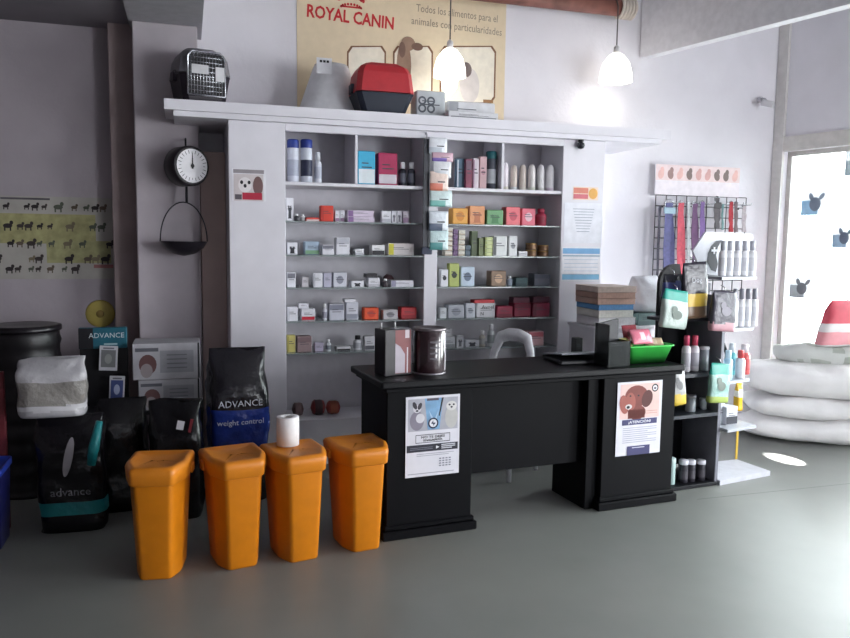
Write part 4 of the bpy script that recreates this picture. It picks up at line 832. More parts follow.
def bag(w, d, h, base, seed=0, bands=(), wr=.012, top=.35, nu=40, nv=26, seam=.012, gloss=.25, puff=1., n_=4.5):
    """standing sack: square bottom, flat front, seam on top"""
    q = MB(); rings = []
    for j in range(nv+1):
        f = j/nv; z = h*f
        wk = (1-.06*(1-min(1, f/.1))**2)*(1-.05*max(0, (f-.75)/.25)); dk = (1-.1*(1-min(1, f/.12))**2)
        if f > 1-top: g = (f-(1-top))/top; dk *= max(seam/d, 1-g**1.5*(1-seam/d))
        ring = []
        for i in range(nu):
            a_ = 2*pi*i/nu; c_, s_ = cos(a_), sin(a_)
            x = w/2*wk*math.copysign(abs(c_)**(2/n_), c_); y = d/2*dk*math.copysign(abs(s_)**(2/n_), s_)
            v = V((x, y, z)); nn = NZ.noise(V((x*7+seed*9, y*7, z*7)))*wr*2+NZ.noise(V((x*22+seed*5, y*22, z*16)))*wr*.8
            if f < .03: nn *= .2
            k = 1+nn/max(.05, v.xy.length); ring.append(V((x*k, y*k, max(0, z+(nn*.5 if 0 < f < 1 else (NZ.noise(V((x*9, seed, 1)))*wr*1.5 if f == 1 else 0))))))
        rings.append(ring)
    q.loft(rings, M(base, gloss, bump=.35, bs=22, ns=6)); 
    for f0, f1, mt in bands: q.paint(lambda v: h*f0 < v.z < h*f1, mt)
    return q
def pillow(w, d, h, base, seed=0, wr=.012, mt=None, n_=3.2):
    q = MB(); nu, nv = 44, 18; rings = []
    for j in range(nv+1):
        ph = -pi/2+pi*j/nv; cz_, sz_ = cos(ph), sin(ph)
        R1 = max(.02, abs(cz_)**(2/3.6)); zz_ = h/2*math.copysign(abs(sz_)**(2/2.8), sz_)
        ring = []
        for i in range(nu):
            a_ = 2*pi*i/nu; c_, s_ = cos(a_), sin(a_)
            x = w/2*R1*math.copysign(abs(c_)**(2/n_), c_); y = d/2*R1*math.copysign(abs(s_)**(2/n_), s_)
            ex = (abs(x)/(w/2))**5*.16; z = zz_*(1-ex)
            nn = NZ.noise(V((x*5+seed*7, y*5, z*5)))*wr*2+NZ.noise(V((x*14+seed, y*14, z*14)))*wr
            ring.append(V((x+nn*c_, y+nn*s_, h/2+z+nn*.8)))
        rings.append(ring)
    q.loft(rings, mt or M(base, .6, bump=.3, bs=18, ns=5)); return q
# plastic bag over the folders
p0, p1 = ony(626, 300, 4.47), ony(652, 300, 4.47); hb_ = ony(640, 278, 4.47).z-zz
film = M((222, 222, 228), .3, bump=.5, bs=25)
q = bag(p1.x-p0.x, .2, ony(640, 276, 4.5).z-zc-.085, (222, 222, 228), 3, wr=.016, top=.5)
tag(q.build('plastic_bag', loc=(ony(645, 300, 4.56).x, 4.56, zc+.084)), 'crumpled white plastic bag beside the folders, on a grey-green box', 'bag')
tag(carton(.17, .08, .2, (96, 118, 118), (80, 100, 102), 0).build('carton', loc=(ony(643, 320, 4.5).x, 4.53, zc+.001)), 'grey-green box under the crumpled plastic bag on the white cabinet', 'box')
# ------------------------------------------------------------------ yellow bins
ym = M((204, 120, 12), .42, var=.05); yl = M((208, 124, 26), .42, var=.05)
HB = .475
def binpoly(k, w, d, ch_, r=0):
    # back wide, front narrower with big chamfers
    return [(-w/2*k, d*.5*k), (-w/2*k, -d*.12*k), (-(w/2-ch_)*k, -d*.5*k), ((w/2-ch_)*k, -d*.5*k), (w/2*k, -d*.12*k), (w/2*k, d*.5*k)]
def rnd(poly, r, n=4):
    out = []; N = len(poly)
    for i in range(N):
        p0, p1, p2 = V(poly[i-1]), V(poly[i]), V(poly[(i+1) % N]); a_ = (p0-p1).normalized(); b_ = (p2-p1).normalized()
        s0, s1 = p1+a_*r, p1+b_*r
        for k in range(n+1):
            t_ = k/n; out.append((s0*(1-t_)**2+p1*2*t_*(1-t_)+s1*t_**2))
    return out
def make_bin(label, loc, rot):
    t = thing('storage_bin', label, 'bin', loc, rot, 'yellow bins in a row before the counter')
    def ring(k, z, ch_=.042, r=.018, w=.252, d=.30): return [V((v.x, v.y, z)) for v in rnd(binpoly(k, w, d, ch_), r)]
    MB().loft([ring(.72, 0), ring(.75, .008), ring(.93, HB-.01), ring(.94, HB), ring(.9, HB), ring(.72, .02)], ym).build('body', t)
    MB().loft([ring(.985, HB-.055), ring(1.02, HB-.05), ring(1.04, HB-.012), ring(1.05, HB+.004), ring(1.0, HB+.018), ring(.86, HB+.024), ring(.8, HB+.018), ring(.2, HB+.02)], yl).build('lid', t)
    for sx in (-1, 1): MB().box((sx*.132, .06, HB-.035), (.014, .05, .04), yl, .004).build('lid_clip', t)
    return t
mids = [(160, 580, .0, 'leftmost of the four yellow lidded bins'), (238, 569.5, .02, 'yellow lidded bin second from the left'), (300, 562, .05, 'yellow lidded bin with a white roll standing on it'), (362.5, 549.5, .07, 'yellow lidded bin touching the black counter, rightmost of four')]
b0 = None; bins = []
for i, (px, py, rot, lab) in enumerate(mids):
    v = onz(px, py, 0); loc = V((v.x, v.y+(.115 if i < 3 else .09), 0)); rot_ = (-.16, .2, .2, .14)[i]
    if b0 is None: b0 = make_bin(lab, loc, rot_); o = b0
    else: o = dup(b0, lab, loc, rot_)
    bins.append(o)
v = onz(288, 448, HB+.025); rr = .037; hr = online_h = ony(288, 417, v.y).z-(HB+.022)
t = thing('paper_roll', 'white paper roll standing upright on the third yellow bin', 'paper roll', (bins[2].location.x-.03, bins[2].location.y+.06, HB+.0245))
rr = (ony(300, 430, t.location.y).x-ony(277.5, 430, t.location.y).x)/2; hr = ony(288, 417, t.location.y).z-(HB+.024)
MB().lathe([(rr, 0), (rr, hr), (rr*.97, hr+.003), (rr*.45, hr+.003), (rr*.42, hr-.01), (rr*.42, .01)], M((232, 229, 230), .8), n=32).build('paper', t)
MB().lathe([(rr*.41, .01), (rr*.41, hr-.004), (rr*.38, hr-.004), (rr*.38, .012)], M((150, 120, 92), .8), n=24, cap=False).build('core', t)
# ------------------------------------------------------------------ left heap of sacks
teal = M((28, 122, 126), .35, bump=.3); lightg = M((206, 206, 212), .6)
def sack(name, label, px0, px1, yt, Y, d, base, bands, zb=0, seed=0, lean=0, texts=(), rot=0, wr=.012, top=.3, cat='sack', gloss=.25):
    a, b_ = ony(px0, yt, Y), ony(px1, yt, Y); w = b_.x-a.x; h = ony((px0+px1)/2, yt, Y).z-zb
    q = bag(w, d, h, base, seed, [(f0, f1, mt) for f0, f1, mt in bands], wr, top, gloss=gloss); bv = q.bvh()
    o = q.build(name, loc=((a.x+b_.x)/2, Y+d/2, zb+.002), rz=rot); tag(o, label, cat)
    if texts:
        for s_, fx, fz, sz, c in texts: MB().text(s_, fx*w, fz*h, sz*h, M(c, .5), bvh=bv).build('lettering', o)
    return o, w, h
o, w, h = sack('dog_food_sack', 'black food sack with teal band and lettering, under the white bag', 32, 103, 419, 3.98, .2, (15, 13, 18), [(.16, .27, teal)], seed=1, rot=-.05,
     texts=[('advance', .02, .36, .1, (130, 130, 136))])
q = MB(); q.tube([(w*.34, -.125, h*.6), (w*.38, -.12, h*.74), (w*.47, -.11, h*.97)], [.02, .026, .016], teal, 8); q.build('teal_strip', o)
q = MB(); q.ell(0, 0, .02, .1, M((140, 136, 140), .4), 0, -.2); oo = q.build('pale_emblem', o, loc=(w*.02, -.128, h*.68))
zs = h
o, w, h = sack('dog_food_sack', 'glossy white-grey bag resting on top of the black teal-banded sack', 13, 84, 361, 3.99, .2, (176, 174, 178), [(.12, .2, M((196, 194, 198), .4)), (.22, .62, M((136, 132, 128), .3, bump=.4))], zb=zs+.004, seed=5, top=.25, gloss=.22)
sack('dog_food_sack', 'tall plain black sack behind the leftmost yellow bin', 95, 146, 402, 4.22, .22, (14, 13, 17), [], seed=8, rot=.1)
o, w, h = sack('dog_food_sack', 'plain black sack with small white tag behind the first two bins', 146, 202, 404, 4.02, .22, (15, 14, 18), [], seed=9, rot=-.1)
q = MB(Mx.Rotation(.2, 4, 'Y')); q.box((-.06, -.13, h*.82), (.035, .004, .045), M((206, 204, 208), .6)); q.box((-.01, -.13, h*.83), (.014, .004, .07), M((130, 40, 50), .5)); q.build('tag', o)
navy = M((32, 52, 128), .25, bump=.35, bs=22, var=.25)
o, w, h = sack('dog_food_sack', 'black and blue food sack with pale lettering, beside the white shelf unit', 208, 268, 351, 4.2, .24, (26, 24, 31), [(.22, .62, navy)], seed=11, rot=.08, texts=[('ADVANCE', .0, .655, .06, (206, 206, 214)), ('weight control', .0, .535, .05, (200, 206, 226)), ('15 kg', .02, .33, .06, (176, 184, 206))])
# cartons
Yq = 4.62
def lbox(name, label, x0, x1, y0, z0, Y, d, fn, base):
    a, b_ = ony(x0, y0, Y), ony(x1, y0, Y); h = ony((x0+x1)/2, y0, Y).z-z0; w = b_.x-a.x
    q = MB(); q.b2((-w/2, 0, 0), (w/2, d, h), M(base, .65), .003); fn(q, w, h, -.0008)
    tag(q.build(name, loc=((a.x+b_.x)/2, Y, z0+.001)), label, 'carton'); return z0+h
def f_dogbox(q, w, h, y):
    q.rect(w*-.1, h*.18, w*.4, h*.8, M((150, 150, 156), .65), y); q.ell(-w*.28, h*.42, w*.13, h*.28, M((104, 72, 72), .65), y); q.ell(-w*.3, h*.25, w*.09, h*.2, M((150, 140, 142), .65), y-.0004)
    q.rect(-w*.46, h*.78, -w*.12, h*.88, M((96, 96, 104), .65), y-.0004); q.rect(w*.46, .0, w*.49, h, INK, y-.0004)
    for k in range(4): q.rect(w*.0, h*(.3+.12*k), w*.3, h*(.33+.12*k), M((116, 116, 124), .65), y-.0006)
tb = thing('pallet_stand', 'dark stand under the two grey cartons behind the black sacks', 'stand', (ony(168, 400, Yq).x, Yq+.16, 0))
zq = ony(168, 403, Yq).z-.04
MB().b2((-.2, -.14, zq-.03), (.2, .14, zq), BLACK, .004).build('top', tb)
for sx in (-1, 1):
    for sy in (-1, 1): MB().b2((sx*.18-.015, sy*.12-.015, 0), (sx*.18+.015, sy*.12+.015, zq-.03), BLACK).build('leg', tb)
z1 = lbox('pet_food_carton', 'grey printed carton with dog picture, lower of the two beside the pilaster', 138, 200, 379.5, zq+.001, Yq, .26, f_dogbox, (172, 170, 176))
z2 = lbox('pet_food_carton', 'grey printed carton with dog picture, upper of the two beside the pilaster', 132, 200, 343.5, z1+.002, Yq, .26, f_dogbox, (176, 174, 180))
# display rack with teal header
Yd = 4.66; a, b_ = ony(77, 340, Yd), ony(126, 340, Yd); w = b_.x-a.x; zt_ = ony(100, 329, Yd).z; zh = ony(100, 350, Yd).z
t = thing('display_rack', 'black display rack with teal printed header against the left wall', 'display rack', ((a.x+b_.x)/2, Yd, 0))
MB().b2((-w/2, .1, 0), (w/2, .14, zh), BLACK, .003).build('back_panel', t); MB().b2((-w/2, -.12, 0), (w/2, .14, .04), BLACK, .003).build('base', t)
q = MB(); q.b2((-w/2, .06, zh), (w/2, .1, zt_), M((24, 92, 110), .5, var=.1), .003); q.rect(-w/2, zh+.001, -w*.2, zt_-.001, M((26, 26, 32), .5), .059)
q.text('ADVANCE', w*.08, zh+(zt_-zh)*.62, (zt_-zh)*.34, M((206, 212, 216), .5), .058); q.rect(w*.02, zh+.02, w*.3, zh+.03, M((150, 180, 186), .5), .058); q.build('header', t)
for zz_ in (zh*.93, zh*.55): MB().b2((-w/2, -.1, zz_-.3), (w/2, .1, zz_-.285), BLACK, .002).build('shelf', t)
def hangcard(label, x0, x1, y0, y1, Y, c, a_):
    p0, p1 = ony(x0, y0, Y), ony(x1, y1, Y); w, h = p1.x-p0.x, p0.z-p1.z
    q = MB(Mx.Rotation(.06, 4, 'Y')); q.b2((-w/2, -.012, -h/2), (w/2, 0, h/2), M((204, 204, 210), .4), .002); q.rect(-w*.4, -h*.36, w*.4, h*.34, M(c, .5), -.0128); q.ell(0, -.02*h, w*.2, h*.2, M(a_, .5), -.0134); q.rect(-w*.3, h*.38, w*.3, h*.44, M((120, 120, 130), .5), -.0128)
    tag(q.build('treat_packet', loc=((p0.x+p1.x)/2, Y, (p0.z+p1.z)/2)), label, 'packet')
hangcard('grey picture packet hanging under the teal header', 99, 118, 346, 370, Yd+.05, (120, 122, 124), (150, 152, 150))
hangcard('blue and white picture packet hanging below the grey one', 109, 125, 376, 401, Yd+.03, (70, 84, 140), (176, 186, 214))
# black ribbed drum
Yr = 4.75; a, b_ = ony(-14, 340, Yr), ony(62, 340, Yr); r = (b_.x-a.x)/2; zt_ = ony(30, 326, Yr-.1).z
t = thing('drum', 'black ribbed plastic drum in the far left corner', 'drum', ((a.x+b_.x)/2, Yr, 0))
prof = [(r*.92, 0), (r*.95, .02)]; nR = 9
for k in range(nR): z = zt_*.96*(k+.5)/nR; prof += [(r*.94, z-.03), (r*.985, z), (r*.94, z+.03)]
prof += [(r*.94, zt_*.985)]
MB().lathe(prof, M((16, 13, 17), .4), n=40).build('body', t)
MB().lathe([(r*1.0, zt_*.965), (r*1.01, zt_*.975), (r*1.0, zt_*.995), (r*.9, zt_), (r*.5, zt_*.99)], M((22, 18, 23), .3), n=40).build('lid', t)
# maroon board and blue bin at the very left edge
p0 = onz(2, 560, 0)
t = thing('blue_bin', 'dark blue plastic bin cut by the photo\'s left edge', 'bin', (onz(-12, 540, 0).x, 3.95, 0)); hb_ = ony(3, 466, 3.9).z
def rr4(k, z, w=.2, d=.26): return [V((x, y, z)) for x, y in rrect(w*k, d*k, .03)]
MB().loft([rr4(.85, 0), rr4(.98, hb_-.02), rr4(.96, hb_-.02), rr4(.83, .01)], M((32, 34, 92), .4)).build('body', t)
MB().loft([rr4(1.0, hb_-.035), rr4(1.04, hb_-.03), rr4(1.04, hb_), rr4(.97, hb_), rr4(.94, hb_-.03)], M((44, 66, 170), .4)).build('rim', t)
xb = ony(-4, 400, 4.1).x; xb2 = ony(3.5, 400, 4.1).x
tag(MB().b2((-.04, 0, 0), (.02, .03, ony(2, 372, 4.12).z), M((96, 30, 38), .5, var=.2), .004).build('board', loc=(xb2-.02, 4.12, 0)), 'narrow dark maroon board standing upright at the left edge', 'board')
# ------------------------------------------------------------------ wire grid rack on the back wall with leashes
Yg = YB-.05
g0, g1 = ony(654, 240, Yg), ony(744, 240, Yg); zt_, zb_ = ony(695, 196, Yg).z, ony(665, 312, Yg).z
t = thing('hanging_grid_rack', 'black wire grid rack hung with leashes on the back wall', 'rack', ((g0.x+g1.x)/2, Yg, zb_)); w, h = g1.x-g0.x, zt_-zb_
q = MB()
for k in range(10): x = -w/2+w*k/9; q.tube([(x, 0, 0), (x, 0, h)], .004, WIRE, 5)
for k in range(12): z = h*k/11; q.tube([(-w/2, .004, z), (w/2, .004, z)], .004, WIRE, 5)
q.build('grid', t)
q = MB()
for x in (-.42*w, .42*w): q.tube([(x, 0, h*.9), (x, .048, h*.9)], .006, WIRE)
q.build('wall_bracket', t)
for px in (664, 672, 683, 690, 699, 705, 717, 727, 733, 741): x = ony(px, 205, Yg).x-t.location.x; MB().tube([(x, .0, h*.93), (x, -.12, h*.93), (x, -.13, h*.95)], .004, CHROME, 5).build('hook', t)
def f_head(q, w, h, y):
    q.rect(-w/2, -h*.02, w/2, h/2, M((226, 206, 206), .6, var=.06), y); rn = random.Random(5)
    for k in range(9):
        x = -w*.44+w*.88*k/8; c = rn.choice([(96, 80, 78), (206, 160, 156), (150, 120, 116), (120, 104, 100), (220, 176, 170)])
        q.ell(x, h*.18, w*.034, h*.16, M(c, .6), y-.0006, rn.uniform(-.4, .4)); q.ell(x+w*.012, h*.32, w*.022, h*.1, M(c, .6), y-.0009)
    q.rect(-w/2, -h*.5, w/2, -h*.04, M((226, 218, 224), .6), y-.0003)
sheet('header_board', 'white header board with a row of pet pictures above the leash rack', 'sign', 655, 739, 166, 196, Yg-.012, f_head, th=.006)
def strap(label, px, y0, y1, wpx, c, Y, acc=None, loop=True, nm='leash', cat='leash', px1=None):
    px1 = px1 or px; a, b_ = ony(px, y0, Y), ony(px1, y1, Y); w = ony(px+wpx/2, y0, Y).x-ony(px-wpx/2, y0, Y).x
    t = thing(nm, label, cat, (a.x, Y, a.z)); q = MB(); dx, dz = b_.x-a.x, b_.z-a.z; n = 14; mt = M(c, .7, ns=40, var=.2)
    for s_, off in ((-1, -.008), (1, .008)):
        rings = []
        for k in range(n+1):
            f = k/n; x = dx*f+s_*w*.22*sin(pi*min(1, f*1.1))+.006*NZ.noise(V((f*4, px, s_))); y = off+.006*NZ.noise(V((f*5, px, s_*3))); z = dz*f
            rings.append([V((x-w*.26, y-.0015, z)), V((x+w*.26, y-.0015, z)), V((x+w*.26, y+.0015, z)), V((x-w*.26, y+.0015, z))])
        q.loft(rings, mt, smooth=False)
    q.build('webbing', t)
    MB().lathe([(w*.3, -.004), (w*.36, 0), (w*.3, .004), (w*.22, 0), (w*.3, -.004)], CHROME, axis=Mx.Translation((0, 0, -.01)) @ Mx.Rotation(pi/2, 4, 'X'), cap=False, n=14).build('ring', t)
    if acc: MB().box((0, -.014, -.06), (w*.9, .012, .05), M(acc, .6), .004).build('harness_pad', t)
    return t
Yl = Yg-.1
strap('long slate blue leash hanging at the left of the rack', 669, 203, 312, 13, (84, 84, 128), Yl, (150, 176, 190))
strap('thin dark leash at the far left of the rack', 660, 206, 300, 4, (54, 50, 66), Yl, px1=656)
strap('long pink-red leash beside the slate blue one', 681, 203, 308, 10, (190, 76, 92), Yl-.005)
strap('slim patterned grey-white leash right of the pink-red one', 688.5, 202, 290, 5, (170, 172, 176), Yl-.01)
strap('plum purple leash in the middle of the rack', 695, 204, 268, 9, (96, 62, 100), Yl)
strap('violet leash right of the plum one', 702.5, 202, 262, 7, (112, 84, 140), Yl-.004)
strap('short dark grey collar with buckle hanging right of the gap', 717, 198, 228, 8, (88, 84, 88), Yl, (70, 66, 70), nm='collar', cat='collar')
strap('thin teal cord right of the dark grey collar', 722.5, 204, 230, 2.5, (110, 150, 150), Yl, nm='cord', cat='cord')
strap('red collar near the right end of the rack', 731, 202, 232, 6, (176, 44, 56), Yl, nm='collar', cat='collar')
strap('brown-grey collar right of the red one', 736, 202, 232, 5, (110, 92, 96), Yl-.006, nm='collar', cat='collar')
strap('pale grey looped lead at the rack\'s right end', 744, 206, 232, 6, (176, 166, 172), Yl)
# ------------------------------------------------------------------ display stand right of the counter
s0 = onz(668, 493, 0)+V((0, .02, 0)); ss = .1
st = thing('display_stand', 'black and grey product display stand at the right end of the counter', 'display stand', s0, ss)
def sl(px, py, ly):                                     # local (x,z) on stand plane y = ly
    base = s0+V((-sin(ss)*ly, cos(ss)*ly, 0)); v = onl(px, py, base, ss); d_ = v-base; return d_.x*cos(ss)+d_.y*sin(ss), v.z
def sw(x, y, z): return s0+V((cos(ss)*x-sin(ss)*y, sin(ss)*x+cos(ss)*y, z))
gry = M((112, 112, 120), .45, var=.05); gry2 = M((120, 120, 130), .45); blk3 = M((19, 19, 25), .45, var=.1, ior=1.3)
wS = (onz(716, 485, 0)-onz(668, 493, 0)).length; dS = .3
xL = sl(659, 300, .3)[0]; zTop = sl(690, 264, .3)[1]
q = MB(); pts = [(xL, .05), (wS, .05), (wS, zTop-.13), (wS-.06, zTop-.13), (wS-.09, zTop), (xL+.12, zTop)]
for k in range(6): a_ = pi/2+k*pi/10; pts.append((xL+.12+.12*cos(a_), zTop-.12+.12*sin(a_)))
q.prism(pts, .3, .325, blk3); q.build('back_panel', st)
q = MB(); q.b2((wS-.012, .0, .0), (wS+.012, .32, sl(716, 296, 0)[1]), gry2, .002); q.build('centre_panel', st)
q = MB(); q.b2((-.02, -.01, 0), (wS, .32, .022), blk3, .004); q.build('base', st)
ZB = {}
for nm, py in (('upper', 374.5), ('mid', 415)):
    z = sl(690, py, 0)[1]; ZB[nm] = z
    q = MB(); q.slab([(-.02, .0), (wS-.014, .0), (wS-.014, .3), (xL+.02, .3), (xL+.02, .22)], z-.02, z, M((48, 52, 60), .35)); q.build('shelf', st)
z = sl(690, 318, .12)[1]; ZB['top'] = z
q = MB(); q.b2((.05, .1, z-.02), (wS-.014, .3, z), M((44, 46, 54), .35), .003); q.build('shelf', st)
# right-hand grey wing
wR = (onz(763, 471, 0)-onz(716, 485, 0)).length*.9
q = MB(); q.slab([(wS+.013, -.02), (wS+wR, .02), (wS+wR, .3), (wS+.013, .32)], 0, .03, M((196, 196, 204), .4)); q.build('base_tray', st)
ztp = sl(730, 283, .25)[1]
q = MB(); q.b2((wS+.02, .26, .03), (wS+.13, .29, ztp), gry, .003); q.build('post', st)
q = MB(); q.b2((wS+.015, .2, .03), (wS+.05, .225, ztp*.6), blk3, .002); q.build('post', st)
RZ = {}
for nm, py, yy, xr in (('r5', 429, -.03, .27), ('r4', 381, .04, .27), ('r3', 329, .06, .3), ('r2', 277, .08, .32)):
    z = sl(735, py, yy-.03)[1]; RZ[nm] = (z, yy)
    q = MB(); q.slab([(wS+.013, yy-.03), (wS+xr, yy), (wS+xr, .3), (wS+.013, .3)], z-.018, z, M((180, 182, 190), .35)); q.build('shelf', st)
# rear post with dark bracket on right wing
q = MB(); q.tube([(wS+.3, .28, .3), (wS+.31, .28, .75), (wS+.26, .28, .85), (wS+.31, .28, 1.0), (wS+.29, .28, 1.16)], .012, blk3); q.build('bracket', st)
# bottles on the stand
def sbottle(label, x0, x1, yt, ly, z, body, cap, lab=None, kind='round', nm='bottle', cat='bottle', grp=None):
    xa, _ = sl(x0, yt, ly); xb_, _ = sl(x1, yt, ly); h = sl((x0+x1)/2, yt, ly)[1]-z; w = (xb_-xa)*.95
    o = thing(nm, label, cat, sw((xa+xb_)/2, ly+w/2, z+.001), ss, grp); bb, cc = bottle(w, max(.03, h), body, cap, lab, kind); bb.build('body', o); cc.build('cap', o); return o
z2 = RZ['r2'][0]; nmz = ['first', 'second', 'third', 'fourth', 'fifth']
for k, px in enumerate((726.5, 733.5, 741, 748.5, 756)):
    sbottle('white bottle with grey cap on the stand\'s top right shelf, %s from the left' % nmz[k], px-3.2, px+3.2, 241, .12, z2, (226, 226, 230), (172, 172, 182), (206, 206, 212), grp='white bottles on the top right shelf')
z3 = RZ['r3'][0]
for k, px in enumerate((738.5, 745, 751.5, 758)):
    sbottle('white bottle with dark cap on the stand\'s middle right shelf, %s from the left' % nmz[k], px-2.9, px+2.9, 289, .1, z3, (226, 226, 230), (130, 130, 140), (210, 210, 216), grp='white bottles on the middle right shelf')
z4 = RZ['r4'][0]
sbottle('pale blue bottle at the left of the stand\'s lower right shelf', 720, 727.5, 352, .07, z4, (186, 212, 226), (206, 220, 228), (120, 150, 176))
sbottle('light blue bottle, second on the stand\'s lower right shelf', 728.5, 736, 351, .05, z4, (176, 212, 230), (196, 220, 232), None)
sbottle('teal bottle standing behind the light blue ones', 732, 739.5, 344, .17, z4, (80, 160, 170), (206, 214, 220), (60, 120, 140))
sbottle('white bottle with red cap on the stand\'s lower right shelf', 741, 748.5, 351, .05, z4, (224, 222, 226), (204, 74, 76), None)
sbottle('coral red bottle behind the red-capped white one', 745, 754, 345, .15, z4, (206, 92, 92), (220, 210, 214), (190, 66, 70))
z5 = RZ['r5'][0]
def sbox(nm, label, x0, x1, yt, ly, z, d, col, acc, s_):
    xa, _ = sl(x0, yt, ly); xb_, _ = sl(x1, yt, ly); h = sl((x0+x1)/2, yt, ly)[1]-z
    return tag(carton((xb_-xa)*.96, h, d, col, acc, s_).build(nm, loc=sw((xa+xb_)/2, ly+d/2, z+.001), rz=ss), label, 'box')
sbox('carton', 'white and black box on the stand\'s lowest right shelf', 726.5, 738.5, 407, .03, z5, .08, (206, 206, 212), (48, 48, 58), 5)
sbox('carton', 'narrow white box left of the white and black box', 719.5, 725.5, 402, .06, z5, .06, (204, 208, 216), (176, 180, 190), 1)
zm = ZB['mid']
def jar(label, x0, x1, yt, ly, z, lidc, cont=None):
    xa, _ = sl(x0, yt, ly); xb_, _ = sl(x1, yt, ly); h = sl((x0+x1)/2, yt, ly)[1]-z; r = (xb_-xa)*.47
    o = thing('jar', label, 'jar', sw((xa+xb_)/2, ly+r, z+.001), ss)
    MB().lathe([(r*.95, 0), (r, .005), (r, h*.86), (r*.9, h*.88), (r*.86, h*.86), (r*.93, .008)], M((190, 196, 204), .15, trans=.6), cap=True).build('glass', o)
    MB().lathe([(r*.98, h*.87), (r*1.02, h*.9), (r*1.0, h*.99), (r*.7, h)], M(lidc, .4)).build('lid', o)
jar('clear jar with silver lid on the stand\'s middle left shelf', 690, 699, 396, .05, zm, (160, 160, 168))
jar('narrow clear jar right of the silver-lidded jar', 703, 709.5, 399, .08, zm, (206, 206, 214))
zu = ZB['upper']
sbottle('clear bottle with pink cap at the stand\'s upper left shelf', 686.5, 694, 336, .06, zu, (206, 200, 206), (190, 70, 100), (176, 172, 180))
sbottle('clear bottle with pink cap right of its neighbour, upper left shelf', 695, 702.5, 336, .06, zu, (206, 200, 206), (184, 66, 92), (170, 166, 176))
jar('low clear jar right of the pink-capped bottles', 704.5, 712, 347, .05, zu, (200, 200, 206))
zb0 = .023
sbottle('pale green cylinder bottle at the stand\'s bottom left', 671, 678, 459, .03, zb0, (176, 200, 198), (190, 208, 206), None, 'can', 'bottle')
for k, px in enumerate((687, 694.5, 704.5)):
    sbottle('dark bottle with white cap on the stand\'s base, %s from the left' % nmz[k], px-3.7, px+3.7, 461, .03, zb0, (52, 50, 58), (206, 206, 214), (70, 66, 74), 'can', grp='white-capped bottles on the stand base')
# pouches hanging on the stand
def pouch(label, x0, x1, y0, y1, ly, bands, base, texts=(), tilt=0, seed=0):
    xa, zt_ = sl(x0, y0, ly); xb_, _ = sl(x1, y0, ly); _, zb_ = sl((x0+x1)/2, y1, ly); w, h = xb_-xa, zt_-zb_
    q = bag(w, .05, h, base, seed, bands, .006, .6, 24, 18, .006, .22); bv = q.bvh()
    v = sw((xa+xb_)/2, ly, zb_); o = q.build('treat_pouch', loc=v, rz=ss); o.rotation_euler.y = tilt; tag(o, label, 'pouch')
    if texts:
        q = MB()
        for s_ in texts: s_(q, w, h, bv)
        q.build('print', o)
    q = MB(); q.tube([(0, 0, h), (0, .01, h+.02), (0, .04, h+.03)], .003, CHROME, 5); q.build('hang_hook', o)
    return o
TG = M((40, 150, 136), .3); SV = M((176, 186, 180), .25, .3, bump=.4)
def pdog(c, fz=.35):
    def fn(q, w, h, bv):
        me = []
        for dx, dz, rx_, rz_ in ((0, 0, .2, .12), (-.12, .14, .12, .09)):
            vs = []
            for i in range(14):
                x, z = w*dx+w*rx_*cos(i*pi/7), h*(fz+dz)+h*rz_*sin(i*pi/7); hit = bv.ray_cast(V((x, -3, z)), V((0, 1, 0)))[0]; vs.append(V((x, (hit.y if hit else 0)-.004, z)))
            q.add(vs, [tuple(range(14))], M(c, .5))
    return fn
pouch('silver treat pouch with teal top hanging highest left on the stand', 661, 686, 290, 328, .02, [(.72, 1.1, TG)], (170, 184, 178), [pdog((104, 116, 108))], .12, 1)
pouch('tall black treat pouch with yellow middle hanging on the stand', 684.5, 709, 262, 318, .05, [(.22, .42, M((206, 170, 60), .3)), (-.1, .22, M((110, 84, 64), .3))], (44, 40, 50), [lambda q, w, h, bv: q.text('Dog', 0, h*.68, h*.13, M((176, 176, 186), .5), bvh=bv)], -.05, 2)
pouch('dark treat pouch with pinkish base hanging above the lower right bottles', 711, 735, 291, 331, -.045, [(-.1, .2, M((176, 130, 140), .3))], (66, 62, 74), [pdog((120, 114, 126), .5)], .08, 3)
pouch('silver pouch with yellow base hanging below the counter-side shelf', 673, 687, 369, 404, -.07, [(-.1, .3, M((206, 176, 60), .3))], (166, 166, 166), [pdog((110, 110, 112), .55)], -.12, 4)
pouch('silver treat pouch with teal edges hanging lowest right on the stand', 709, 729, 364, 402, -.055, [(.74, 1.1, TG), (-.1, .14, M((160, 178, 90), .3))], (150, 186, 178), [pdog((110, 120, 112), .42)], .06, 6)
pouch('narrow yellow pouch hanging at the stand\'s right post', 736.5, 742, 383, 410, .2, [(.5, .75, M((240, 236, 220), .3))], (226, 178, 40), [], 0, 7)
xa, z1_ = sl(737.5, 430, .3); _, z0_ = sl(738, 463, .3)
tag(MB().b2((-.008, 0, 0), (.008, .008, max(.1, z1_-z0_)), M((214, 176, 60), .5), .001).build('yellow_rod', loc=sw(xa, .295, .032), rz=ss), 'thin yellow upright strip behind the stand\'s lowest right shelf', 'strip')
# dark blue-black bag on upper left of stand
xa, zt_ = sl(664, 274, .2); xb_, _ = sl(684, 274, .2)
